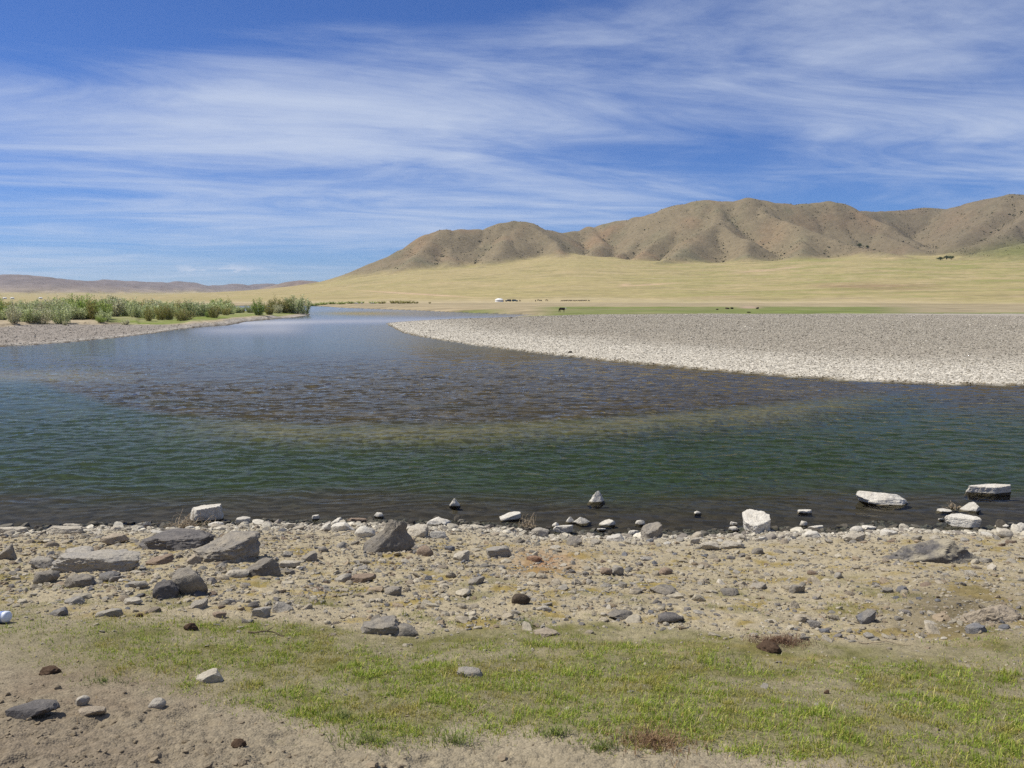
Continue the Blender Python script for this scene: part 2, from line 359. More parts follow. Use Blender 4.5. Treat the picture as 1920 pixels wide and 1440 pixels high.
# ------------------------------------------------------------------ terrain materials (ground colour, with painted cloud shade on the hills, in the attribute 'col')
def land_mat(name, scale, amt, bump, bdist, speck=None, rough=0.95):
    M = Mat(name); p = M.pos(); c = M.attr('col')[0]
    n = M.noise(p, scale, 6, 0.65); f = M.ramp(n, 0.28, 0.72, 1 - amt, 1 + amt)
    c = M.mix(1.0, c, M.gray(f), 'MULTIPLY')
    h = n
    if speck:
        sc_, am = speck; v = M.voro(p, sc_); cell = M.N('ShaderNodeSeparateColor'); M.put(cell.inputs[0], v[1])
        c = M.mix(1.0, c, M.gray(M.ramp(cell.outputs[0], 0, 1, 1 - am, 1 + am)), 'MULTIPLY')
        h = M.math('ADD', n, M.math('MULTIPLY', v[0], -1.0))
    return M.done(M.bsdf(c, rough, M.bump(h, bump, bdist), 0.12))
M_BANK = land_mat('dry_bank_soil', 14.0, 0.20, 0.45, 0.016, (70.0, 0.16))
M_BAR = land_mat('gravel', 3.0, 0.12, 0.5, 0.06, (6.0, 0.42))
M_MEADOW = land_mat('meadow_soil', 1.1, 0.32, 0.5, 0.10, (2.2, 0.14))
M_PLAIN = land_mat('steppe_grass', 0.09, 0.20, 0.35, 0.4, (0.16, 0.10))
M_HILL = land_mat('hill_soil', 0.05, 0.16, 0.4, 1.3, (0.14, 0.08))
M_FARHILL = land_mat('far_hill_soil', 0.012, 0.30, 0.6, 9.0)
def bed_mat():
    M = Mat('river_stones'); p = M.pos(); c = M.attr('col')[0]
    v = M.voro(M.vscale(p, (1.0, 0.8, 1.0)), 5.5); cell = M.N('ShaderNodeSeparateColor'); M.put(cell.inputs[0], v[1])
    c = M.mix(1.0, c, M.gray(M.ramp(cell.outputs[0], 0, 1, 0.62, 1.4)), 'MULTIPLY')
    n = M.noise(p, 1.4, 5, 0.6); c = M.mix(1.0, c, M.gray(M.ramp(n, 0.3, 0.7, 0.88, 1.12)), 'MULTIPLY')
    return M.done(M.bsdf(c, 0.8, M.bump(M.math('SUBTRACT', n, v[0]), 0.3, 0.04), 0.2))
M_BED = bed_mat()

def near_colour(x, y, g):
    s, px, py = g['s'], *project(x, y, height_cache['z'])
    n = len(x); col = np.tile(np.array([0.250, 0.212, 0.146]), (n, 1))
    a = fbm(x * 0.7, y * 0.7, 4); b = fbm(x * 3.1 + 4, y * 3.1, 4, 0.6); c = fbm(x * 9, y * 9, 3, 0.6)
    scree = sstep(10.4, 8.6, s + 1.2 * a)
    col = mixc(col, (0.325, 0.275, 0.182), scree)
    col = mixc(col, (0.20, 0.172, 0.125), sstep(0.05, 0.5, b) * 0.55 * scree)
    silt = sstep(2.6, 0.3, s + 0.8 * a); col = mixc(col, (0.37, 0.33, 0.25), silt * 0.8)
    och = sstep(0.02, 0.36, fbm(x * 1.3 + 70, y * 1.5, 4, 0.55) + 0.35 * b) * scree * sstep(1.2, 2.4, s); col = mixc(col, (0.245, 0.185, 0.060), 0.9 * och)
    red = np.exp(-(((px - 1020) / 60) ** 2 + ((py - 1055) / 24) ** 2)); col = mixc(col, (0.30, 0.155, 0.07), np.clip(red * (0.8 + b), 0, 1) * 0.8)
    gm = grass_mask(x, y, px, py); col = mixc(col, (0.115, 0.112, 0.035), np.clip(gm * 1.4, 0, 1) * (0.58 + 0.35 * sstep(-0.2, 0.4, b)))
    drk = np.exp(-(((px - 1790) / 130) ** 2 + ((py - 1150) / 55) ** 2)); col = mixc(col, (0.13, 0.105, 0.06), np.clip(drk * (0.95 + 0.9 * b), 0, 0.9))
    soil = np.exp(-(((px - 160) / 210) ** 2 + ((py - 1300) / 60) ** 2)); col = mixc(col, (0.175, 0.135, 0.092), np.clip(soil * (0.7 + b), 0, 0.8))
    bl = np.exp(-(((px - 60) / 420) ** 2 + ((py - 1410) / 75) ** 2)); col = mixc(col, (0.165, 0.132, 0.095), np.clip(bl * (0.85 + 0.5 * b), 0, 0.85))
    wet = sstep(0.35, 0.02, s + 0.12 * b); col = mixc(col, (0.085, 0.068, 0.045), wet)
    return np.clip(col * (1 + 0.10 * a + 0.10 * c)[:, None], 0.02, 0.9)
def grass_mask(x, y, px, py):
    X = [-300, 0, 100, 250, 400, 560, 700, 850, 1000, 1150, 1300, 1420, 1520, 1700, 1920, 2300]
    up = np.interp(px, X, [1150, 1135, 1160, 1168, 1166, 1172, 1192, 1188, 1172, 1172, 1180, 1205, 1200, 1216, 1196, 1190])
    lo = np.interp(px, [-300, 0, 120, 260, 400, 520, 620, 700, 780, 860, 980, 1080, 1160, 1260, 1360, 1500, 1700, 1920, 2300], [1220, 1235, 1255, 1278, 1305, 1325, 1350, 1385, 1380, 1352, 1350, 1372, 1388, 1375, 1390, 1410, 1440, 1470, 1500])
    w1 = 16 * fbm(x * 1.6, y * 1.6, 4, 0.6); w2 = 26 * fbm(x * 1.9 + 50, y * 1.9, 4, 0.6)
    m = sstep(-16, 14, py - up + w1) * sstep(30, -24, py - lo + w2)
    patch = sstep(-0.34, 0.10, fbm(x * 1.1 + 13, y * 1.1, 4, 0.55))
    left = np.interp(px, [0, 120, 300, 420], [0.30, 0.45, 0.8, 1.0])
    thin = np.interp(px, [1150, 1500, 1950], [1.0, 0.9, 0.9]) 
    m = m * (0.42 + 0.58 * patch) * left * thin
    # thin green and ochre growth among the stones
    sp = sstep(0.0, 0.36, fbm(x * 1.2 + 90, y * 1.2, 4, 0.6)) * sstep(1040, 1120, py) * sstep(1230, 1170, py)
    spl = sstep(0.0, 0.4, fbm(x * 1.4 + 33, y * 1.4, 4, 0.6)) * sstep(1030, 1070, py) * sstep(360, 120, px) * sstep(1260, 1180, py)
    return np.clip(np.maximum(m, np.maximum(0.50 * sp, 0.55 * spl)), 0, 1)
height_cache = {}

def grid_faces(nr, ncol):
    i = np.arange(nr - 1)[:, None] * ncol + np.arange(ncol - 1)[None, :]
    return np.stack([i, i + 1, i + ncol + 1, i + ncol], -1).reshape(-1, 4)
def polar(az, rad):
    A, Rr = np.meshgrid(az, rad); return (np.sin(A) * Rr).ravel(), (np.cos(A) * Rr).ravel()
def split(name, V, F, cls, k, mat, col, kind='structure'):
    f = F[cls == k]
    if len(f) == 0: return None
    used = np.unique(f); re = np.full(len(V), -1); re[used] = np.arange(len(used))
    o = mesh_np(name, V[used], re[f], mat, {'col': ('FLOAT_COLOR', col[used])}); o['kind'] = kind; return o

# near bank: rows follow the eye so that the soil keeps its relief right at the photographer's feet
AZ = R(52)
rows = np.linspace(1475, 978, 345); ang = PITCH + np.arctan((rows - 720) / FPX)
rad = 1.7 / np.maximum(np.tan(ang) - 0.194, 0.012); rad = rad[rad < 19]
rad = np.concatenate([np.linspace(0.5, rad[0] - 0.05, 12), rad, np.linspace(rad[-1] + 0.08, 27.0, 40)])
az_n = np.linspace(-AZ, AZ, 940)
x, y = polar(az_n, rad); z, g = height(x, y, True); height_cache['z'] = z
col = near_colour(x, y, g)
bedc = np.tile(np.array([0.050, 0.040, 0.026]), (len(x), 1))
def bed_colour(x, y, g, z):
    px, py = project(x, y, z); s = g['s']; n = len(x)
    e = shoal_edge(px); a = fbm(x * 0.16, y * 0.16, 4); b = fbm(x * 0.5 + 3, y * 1.1, 4, 0.6)
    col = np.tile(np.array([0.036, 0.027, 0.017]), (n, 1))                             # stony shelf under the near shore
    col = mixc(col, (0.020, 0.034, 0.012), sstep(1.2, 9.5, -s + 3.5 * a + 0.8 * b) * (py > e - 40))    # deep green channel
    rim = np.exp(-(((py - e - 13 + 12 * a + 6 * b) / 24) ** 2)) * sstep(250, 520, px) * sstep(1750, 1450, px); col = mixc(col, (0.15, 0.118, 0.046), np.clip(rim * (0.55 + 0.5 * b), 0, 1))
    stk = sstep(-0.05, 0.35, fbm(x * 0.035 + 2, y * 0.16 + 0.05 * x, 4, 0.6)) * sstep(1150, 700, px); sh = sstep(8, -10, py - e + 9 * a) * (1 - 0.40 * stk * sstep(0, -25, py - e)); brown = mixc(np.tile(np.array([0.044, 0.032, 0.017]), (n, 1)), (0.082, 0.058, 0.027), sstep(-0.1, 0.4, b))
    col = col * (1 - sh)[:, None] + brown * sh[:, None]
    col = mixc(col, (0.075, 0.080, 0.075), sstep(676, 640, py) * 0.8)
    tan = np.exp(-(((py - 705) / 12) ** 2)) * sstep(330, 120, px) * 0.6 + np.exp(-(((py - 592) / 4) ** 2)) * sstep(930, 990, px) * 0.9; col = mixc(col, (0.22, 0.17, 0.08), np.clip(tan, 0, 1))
    return col
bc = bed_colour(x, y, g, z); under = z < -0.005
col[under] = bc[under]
V = np.stack([x, y, z], 1); F = grid_faces(len(rad), len(az_n))
cls = np.where((z[F] > -0.005).any(1), 0, 1)
bank = split('riverbank', V, F, cls, 0, M_BANK, col); split('riverbed', V, F, cls, 1, M_BED, col)

# far side: river bed, gravel bar, meadow bank, steppe, hills
rad = np.concatenate([np.geomspace(27.0, 420, 170), np.geomspace(425, 1700, 70), np.linspace(1710, 3150, 215), np.geomspace(3200, 14000, 75)])
az_f = np.linspace(-AZ, AZ, 740)
x, y = polar(az_f, rad); z, g = height(x, y, True)
s, D, px, py0, px1, py1, hill, far = g['s'], g['D'], g['px0'], g['py0'], g['px1'], g['py1'], g['hill'], g['far']
pxr, pyr = project(x, y, z)
a = fbm(x / 9, y / 9, 4); b = fbm(x / 45, y / 45, 4); c3 = fbm(x / 240, y / 240, 4)
n = len(x)
left = (px < 600) & (D < 330) & (s > 0)
gravel = (~left) & (s > 0) & (D < 400) & (py1 > 589.6 + 0.5 * a) & (px > 690)
meadow = left
hillm = (hill > 0) & (D > 900); farm = (far > 0.0) & (D > 2600) & (far > hill)
# steppe
col = np.tile(np.array([0.330, 0.270, 0.130]), (n, 1))
col = mixc(col, (0.40, 0.305, 0.165), sstep(0.0, 0.45, fbm(x / 70, y / 30, 4) + 0.4 * c3) * 0.8)
col = mixc(col, (0.215, 0.215, 0.070), sstep(-0.15, 0.30, fbm(x / 160 + 9, y / 90, 4)) * sstep(1000, 1500, pxr) * 0.85)
col = mixc(col, (0.29, 0.255, 0.105), sstep(-0.2, 0.3, c3) * 0.5)
col = mixc(col, (0.25, 0.165, 0.10), np.exp(-((pyr - 537 + 5 * b) / 5) ** 2) * sstep(1480, 1600, pxr) * sstep(1800, 1700, pxr) * 0.8)
col = mixc(col, (0.30, 0.225, 0.135), sstep(0.0, 0.5, fbm(x / 120 + 50, y / 60, 4)) * sstep(536, 546, pyr) * sstep(1200, 1400, pxr) * 0.7)
st = fbm(x / 130 + 4, y / 34, 5, 0.6); col = mixc(col, (0.215, 0.185, 0.085), sstep(0.02, 0.34, st) * 0.7); col = mixc(col, (0.39, 0.31, 0.18), sstep(0.10, 0.45, fbm(x / 190 + 60, y / 26, 5, 0.6)) * 0.75)
col = mixc(col, (0.42, 0.345, 0.22), sstep(760, 400, D + 260 * c3 + 130 * b) * 0.75); col = mixc(col, (0.26, 0.225, 0.13), sstep(0.08, 0.4, fbm(x / 40, y / 22 + 70, 4, 0.6)) * sstep(700, 420, D) * 0.6)
grn = sstep(575.2, 577.0, py1 + 1.0 * a) * sstep(589.5, 588.3, py1) * sstep(985, 1060, px) * sstep(1760, 1600, px + 60 * a)
grn = np.maximum(grn, sstep(578.8, 580.2, py1 + 0.8 * a) * sstep(586.0, 585.0, py1 + (860 - px) * 0.012) * sstep(690, 760, px) * sstep(980, 880, px))
grn = np.maximum(grn, sstep(587, 588.2, py1) * sstep(590.3, 589.4, py1) * sstep(880, 960, px) * 0.9)
col = mixc(col, (0.135, 0.190, 0.030), np.clip(grn * (1.1 + 0.8 * a - 0.35 * sstep(0.1, 0.5, b)), 0, 1))
scar = np.exp(-(((px - 1405) / 20) ** 2 + ((py1 - 577.5) / 2.0) ** 2)); col = mixc(col, (0.46, 0.33, 0.25), np.clip(scar * 1.3, 0, 1))
for tx, ty, tw, th in ((820, 553.5, 60, 1.3), (740, 548.8, 60, 1.1), (1172, 534, 10, 2.0), (1215, 534, 50, 1.2), (1420, 508, 45, 2.0), (1480, 502, 25, 1.5)):
    col = mixc(col, (0.47, 0.33, 0.22), np.clip(np.exp(-(((pxr - tx) / tw) ** 2 + ((pyr - ty - (pxr - tx) * (0.06 if tx < 900 else -0.06)) / th) ** 2)), 0, 1) * 0.8)
# hills
hc = np.tile(np.array([0.192, 0.155, 0.096]), (n, 1))
hc = mixc(hc, (0.225, 0.155, 0.092), sstep(0.0, 0.5, fbm(x / 180 + 3, y / 180, 4)) * 0.8)
hc = mixc(hc, (0.155, 0.140, 0.085), sstep(0.0, 0.5, fbm(x / 130 + 77, y / 130, 4, 0.6)) * 0.8)
hc = mixc(hc, (0.140, 0.115, 0.080), sstep(1450, 1750, pxr) * 0.55)  # cloud shadow over the right-hand hills, painted into their colour
hc = mixc(hc, (0.150, 0.155, 0.055), np.exp(-(((pxr - 1910) / 130) ** 2 + ((pyr - 474 + (pxr - 1900) * 0.14) / 19) ** 2)) * 0.9)
hm = sstep(-16, 20, hill + 9 * b + 4 * a); col = col * (1 - hm)[:, None] + hc * hm[:, None]
# the far range
fc = np.tile(np.array([0.170, 0.142, 0.134]), (n, 1)); fc = mixc(fc, (0.26, 0.21, 0.155), sstep(60, 5, far)); fc = mixc(fc, (0.15, 0.115, 0.105), sstep(0.05, 0.5, fbm(x / 200, y / 200, 5, 0.65)) * 0.9)
fm = np.where(farm, sstep(0, 12, far), 0.0); col = col * (1 - fm)[:, None] + fc * fm[:, None]
# gravel bar
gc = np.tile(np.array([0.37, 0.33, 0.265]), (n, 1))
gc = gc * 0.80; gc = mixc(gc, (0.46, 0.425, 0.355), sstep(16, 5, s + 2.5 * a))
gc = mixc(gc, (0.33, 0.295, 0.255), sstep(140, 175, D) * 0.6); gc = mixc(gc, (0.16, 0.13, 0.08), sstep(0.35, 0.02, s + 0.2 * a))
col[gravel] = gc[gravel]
# meadow bank on the left
mc = np.tile(np.array([0.345, 0.285, 0.195]), (n, 1))
mc = mixc(mc, (0.255, 0.225, 0.190), sstep(0.3, -0.7, s - beach_w(px) + 2.2 * fbm(x * 0.12, y * 0.12, 3)))
gg = sstep(170, 215, px + 20 * b) * sstep(0.2, 1.4, s - beach_w(px) + 1.0 * a); mc = mixc(mc, (0.150, 0.190, 0.036), np.clip(gg * (0.85 + 0.5 * a - 0.35 * sstep(0.1, 0.5, b)), 0, 1))
mc = mixc(mc, (0.235, 0.21, 0.10), sstep(40, 70, s) * 0.7)
mc = mixc(mc, (0.36, 0.33, 0.285), sstep(2.4, 0.9, s) * 0.7); mc = mixc(mc, (0.10, 0.08, 0.055), sstep(0.5, 0.1, s))
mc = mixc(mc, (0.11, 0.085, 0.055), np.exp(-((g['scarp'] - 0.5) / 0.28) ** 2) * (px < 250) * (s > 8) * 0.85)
col[meadow] = mc[meadow]
col = np.clip(col * (1 + 0.07 * b)[:, None], 0.01, 0.9)
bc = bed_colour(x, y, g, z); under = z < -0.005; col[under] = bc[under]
V = np.stack([x, y, z], 1); F = grid_faces(len(rad), len(az_f))
vc = np.full(n, 2); vc[gravel] = 0; vc[meadow] = 1; vc[hillm] = 3; vc[farm] = 4; vc[under] = 5
fv = vc[F]; cls = fv.max(1); cls = np.where((fv == 5).any(1) & ~(fv == 5).all(1), np.where(fv == 5, -1, fv).max(1), cls)
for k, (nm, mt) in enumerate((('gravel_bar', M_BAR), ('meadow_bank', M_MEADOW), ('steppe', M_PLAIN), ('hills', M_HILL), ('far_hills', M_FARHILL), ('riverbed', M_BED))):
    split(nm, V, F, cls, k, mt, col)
hill_pts = (x[hillm], y[hillm], z[hillm], hill[hillm], pxr[hillm], pyr[hillm])
# the ground goes on behind the photographer
az_b = np.linspace(AZ, 2 * math.pi - AZ, 90); rad = np.concatenate([np.linspace(0.5, 60, 40), np.geomspace(65, 14000, 40)])
x, y = polar(az_b, rad); z = height(x, y); V = np.stack([x, y, z], 1)
col = np.tile(np.array([0.30, 0.25, 0.14]), (len(x), 1)); split('ground', V, grid_faces(len(rad), len(az_b)), np.zeros((len(rad) - 1) * (len(az_b) - 1)), 0, M_MEADOW, col)

# ------------------------------------------------------------------ water
def water_mat():
    M = Mat('river_water'); p = M.pos(); rip = M.attr('rip')[2]; rgh = M.attr('rgh')[2]; flat = M.vscale(p, (1, 1, 0)); gn = M.N('ShaderNodeNewGeometry').outputs['Normal']
    def slope(vec, scale, det, k):
        nn = M.noise(vec, scale, det, 0.55, 0.3, 1); d = M.vop('SUBTRACT', nn, (0.5, 0.5, 0.5)); return M.vscale(d, (k * 0.75, k, 0.0))
    w1 = slope(M.vscale(flat, (0.55, 1.0, 1)), 1.6, 3, 0.40); w2 = slope(M.vscale(flat, (0.6, 1.0, 1)), 5.5, 3, 0.45)
    sl = M.vop('ADD', w1, w2)
    n = M.N('ShaderNodeVectorMath', operation='SCALE'); M.put(n.inputs[0], sl); M.put(n.inputs['Scale'], rip)
    nn = M.vop('NORMALIZE', M.vop('ADD', n.outputs[0], gn), None)
    fr = M.N('ShaderNodeFresnel'); fr.inputs[0].default_value = 1.333; M.put(fr.inputs['Normal'], nn)
    gl = M.N('ShaderNodeBsdfGlossy'); M.put(gl.inputs['Roughness'], rgh); gl.inputs['Color'].default_value = (0.92, 0.90, 0.88, 1); M.put(gl.inputs['Normal'], nn)
    tr = M.N('ShaderNodeBsdfTransparent'); tr.inputs[0].default_value = (0.86, 0.90, 0.86, 1)
    mx = M.N('ShaderNodeMixShader'); M.put(mx.inputs[0], M.math('POWER', fr.outputs[0], 2.0)); M.put(mx.inputs[1], tr.outputs[0]); M.put(mx.inputs[2], gl.outputs[0])
    return M.done(mx)
M_WATER = water_mat()
def river_waves(x, y, s):
    px, py = project(x, y, 0 * x); e = shoal_edge(px); a = fbm(x * 0.10, y * 0.22, 4, 0.6)
    amp = 0.75 + 0.55 * a + 0.45 * fbm(x * 0.035 + 8, y * 0.09, 3) + 0.65 * sstep(6, -10, py - e) * sstep(672, 700, py) * (1 + 0.5 * a) - 0.25 * sstep(690, 660, py)
    calm = np.exp(-(((px - 400) / 120) ** 2 + ((py - 705) / 10) ** 2)) * 0.7
    amp = amp * (1 - calm) * (0.22 + 0.78 * sstep(0.3, 5.0, -s))
    q = y + 0.6 * fbm(x * 0.35, y * 0.35, 2)
    h = 0.021 * fbm(x * 0.75 + 0.4 * y, q * 1.7, 3, 0.5) + 0.0085 * fbm(x * 2.4 + 1.1 * y, q * 4.6, 2)
    h = h - 0.012 * np.abs(pn(x * 1.0 - 0.5 * y, q * 2.2)) 
    return h * amp * 3.0, amp, px, py
def water_sheet(rad, ncol, fade):
    az_w = np.linspace(-AZ, AZ, ncol)
    x, y = polar(az_w, rad); s = river_sd(x, y); D = np.hypot(x, y); h, amp, px, py = river_waves(x, y, s)
    near = sstep(95, 55, D); z = h * near * sstep(rad[-1] if fade else 1e9, 0.85 * rad[-1], D) if fade else h * near
    rip = amp * (0.30 * near + 0.25 * (1 - near) * np.clip(70 / D, 0, 1)); rgh = 0.03 + 0.13 * sstep(40, 110, D)
    dark = np.exp(-(((py - 602 - (px - 700) * -0.012) / 5) ** 2)) * sstep(380, 480, px) + np.exp(-(((py - 617) / 12) ** 2)) * sstep(620, 520, px) * sstep(330, 420, px)
    calm = np.exp(-(((px - 660) / 90) ** 2 + ((py - 588) / 4) ** 2)) + np.exp(-(((px - 420) / 60) ** 2 + ((py - 613) / 5) ** 2))
    rgh = np.clip(rgh + 0.22 * dark - 0.10 * calm, 0.02, 0.6)
    F = grid_faces(len(rad), ncol); F = F[(s < 2.5)[F].any(1)]; used = np.unique(F); re = np.full(len(x), -1); re[used] = np.arange(len(used))
    o = mesh_np('river_water', np.stack([x, y, z], 1)[used], re[F], M_WATER, {'rip': ('FLOAT', np.clip(rip, 0.0, 1.6)[used]), 'rgh': ('FLOAT', rgh[used])}); o['kind'] = 'structure'
rr_ = EYE / np.tan(PITCH + np.arctan((np.linspace(1012, 628, 420) - 720) / FPX))
water_sheet(np.concatenate([[13.5], rr_, np.geomspace(rr_[-1] * 1.02, 470, 80)]), 640, False)

# ------------------------------------------------------------------ rocks
def ico(sub):
    bm = bmesh.new(); bmesh.ops.create_icosphere(bm, subdivisions=sub, radius=1.0)
    bm.verts.ensure_lookup_table()
    V = np.array([v.co[:] for v in bm.verts]); F = np.array([[v.index for v in f.verts] for f in bm.faces]); bm.free(); return V, F
ICO = {k: ico(k) for k in (1, 2, 3, 4, 5)}
def rock_verts(seed, sub, shape='block', rough=0.05):
    """an angular stone inside the unit box: a ball cut by planes, then weathered"""
    r = np.random.default_rng(seed); V, F = ICO[sub]
    npl = {'block': 12, 'slab': 11, 'peak': 11, 'spire': 12, 'round': 34, 'wedge': 10, 'mound': 26}[shape]
    n = r.normal(size=(npl, 3)); n /= np.linalg.norm(n, axis=1)[:, None]
    d = r.uniform(0.52, 0.92, npl) if shape != 'round' else r.uniform(0.74, 0.95, npl)
    if shape in ('slab', 'wedge'):
        tlt = r.uniform(-0.22, 0.22, 2); n[0] = (tlt[0], tlt[1], 1); n[0] /= np.linalg.norm(n[0]); d[0] = 0.42
        for i in range(1, 7): a = i * 1.05 + r.uniform(-0.3, 0.3); n[i] = (math.cos(a), math.sin(a), r.uniform(-0.15, 0.35)); n[i] /= np.linalg.norm(n[i]); d[i] = r.uniform(0.55, 0.85)
        if shape == 'wedge': n[0] = (-0.55, -0.15, 0.82); d[0] = 0.40
    if shape == 'block':
        n[0] = (r.uniform(-.25, .25), r.uniform(-.25, .25), 1); n[0] /= np.linalg.norm(n[0]); d[0] = 0.58
    if shape == 'peak':
        for i in range(6): a = i * 1.05 + r.uniform(-0.25, 0.25); n[i] = (math.cos(a), math.sin(a), r.uniform(0.55, 0.8)); n[i] /= np.linalg.norm(n[i]); d[i] = r.uniform(0.42, 0.58)
    t = V @ n.T; rad = np.where(t > 0.05, d / np.maximum(t, 0.05), 9.0)
    k = 55.0 if sub >= 3 else 34.0; rr = -np.log(np.exp(-k * np.minimum(rad, 1.6)).sum(1) + np.exp(-k * 1.12)) / k
    P = V * rr[:, None]
    off = r.uniform(0, 90, 3)
    P = P + V * (rough * pn3(P * 3.1 + off) + rough * 0.7 * pn3(P * 7.3 + off) + (rough * 0.5 * pn3(P * 15 + off) if sub >= 3 else 0) + (rough * 0.35 * pn3(P * 31 + off) if sub >= 5 else 0))[:, None]
    if shape == 'spire':
        zz = (P[:, 2] - P[:, 2].min()) / np.ptp(P[:, 2]); f = 1 - 0.62 * sstep(0.38, 0.80, zz); P[:, 0] = P[:, 0] * f + 0.22 * sstep(0.35, 0.9, zz); P[:, 1] *= f
    lo, hi = P.min(0), P.max(0); P = (P - (lo + hi) / 2) / (hi - lo)          # unit box, centred
    return P, F
def rock_mat(name, col, alt, wet=True, rough=0.9, crust=None):
    M = Mat(name); oi = M.N('ShaderNodeObjectInfo'); p = M.vop('ADD', M.obj(), M.vscale(M.gray(oi.outputs['Random']), (31.0, 57.0, 13.0)))
    n1 = M.noise(p, 5.0, 6, 0.65, 0.5); n2 = M.noise(p, 34.0, 5, 0.7); n3 = M.noise(M.vscale(p, (1, 1, 3.0)), 9.0, 5, 0.6, 1.0)
    c = M.mix(M.ramp(n1, 0.38, 0.64), col, alt)
    c = M.mix(1.0, c, M.gray(M.ramp(n2, 0.25, 0.75, 0.68, 1.3)), 'MULTIPLY')
    c = M.mix(1.0, c, M.gray(M.ramp(oi.outputs['Random'], 0, 1, 0.85, 1.15)), 'MULTIPLY')
    crk = M.ramp(n3, 0.60, 0.68); c = M.mix(M.math('MULTIPLY', crk, 0.45), c, tuple(v * 0.45 for v in col))
    if crust:
        nz = M.N('ShaderNodeSeparateXYZ'); M.put(nz.inputs[0], M.N('ShaderNodeNewGeometry').outputs['Normal'])
        k = M.math('MULTIPLY', M.ramp(nz.outputs[2], 0.1, 0.6), M.ramp(M.noise(p, 3.0, 5, 0.6), 0.42, 0.58)); c = M.mix(k, c, crust)
    if wet:
        z = M.N('ShaderNodeSeparateXYZ'); M.put(z.inputs[0], M.pos())
        zz = M.math('ADD', z.outputs[2], M.math('MULTIPLY', M.math('SUBTRACT', n1, 0.5), 0.03)); c = M.mix(M.ramp(zz, 0.022, -0.004), c, (0.105, 0.082, 0.050))
    return M.done(M.bsdf(c, rough, M.bump(M.math('ADD', n1, M.math('MULTIPLY', n2, 0.5)), 0.9, 0.04), 0.2))
RM = {'white': rock_mat('pale_limestone', (0.60, 0.565, 0.49), (0.50, 0.46, 0.385)),
      'pale': rock_mat('silted_stone', (0.43, 0.39, 0.315), (0.35, 0.31, 0.245)),
      'grey': rock_mat('grey_stone', (0.185, 0.170, 0.150), (0.285, 0.25, 0.195)),
      'lgrey': rock_mat('light_grey_stone', (0.29, 0.27, 0.24), (0.36, 0.325, 0.265)),
      'dark': rock_mat('dark_stone', (0.105, 0.098, 0.095), (0.165, 0.150, 0.135)), 'mud': rock_mat('mud_crusted_stone', (0.115, 0.108, 0.108), (0.16, 0.15, 0.14), crust=(0.34, 0.30, 0.22)),
      'black': rock_mat('blackish_stone', (0.060, 0.046, 0.034), (0.085, 0.065, 0.045)),
      'slate': rock_mat('bluish_stone', (0.145, 0.145, 0.152), (0.235, 0.215, 0.185)),
      'tan': rock_mat('tan_stone', (0.33, 0.275, 0.205), (0.27, 0.225, 0.165)),
      'brown': rock_mat('brown_stone', (0.215, 0.160, 0.115), (0.27, 0.205, 0.15)),
      'red': rock_mat('reddish_stone', (0.30, 0.165, 0.10), (0.33, 0.215, 0.14))}
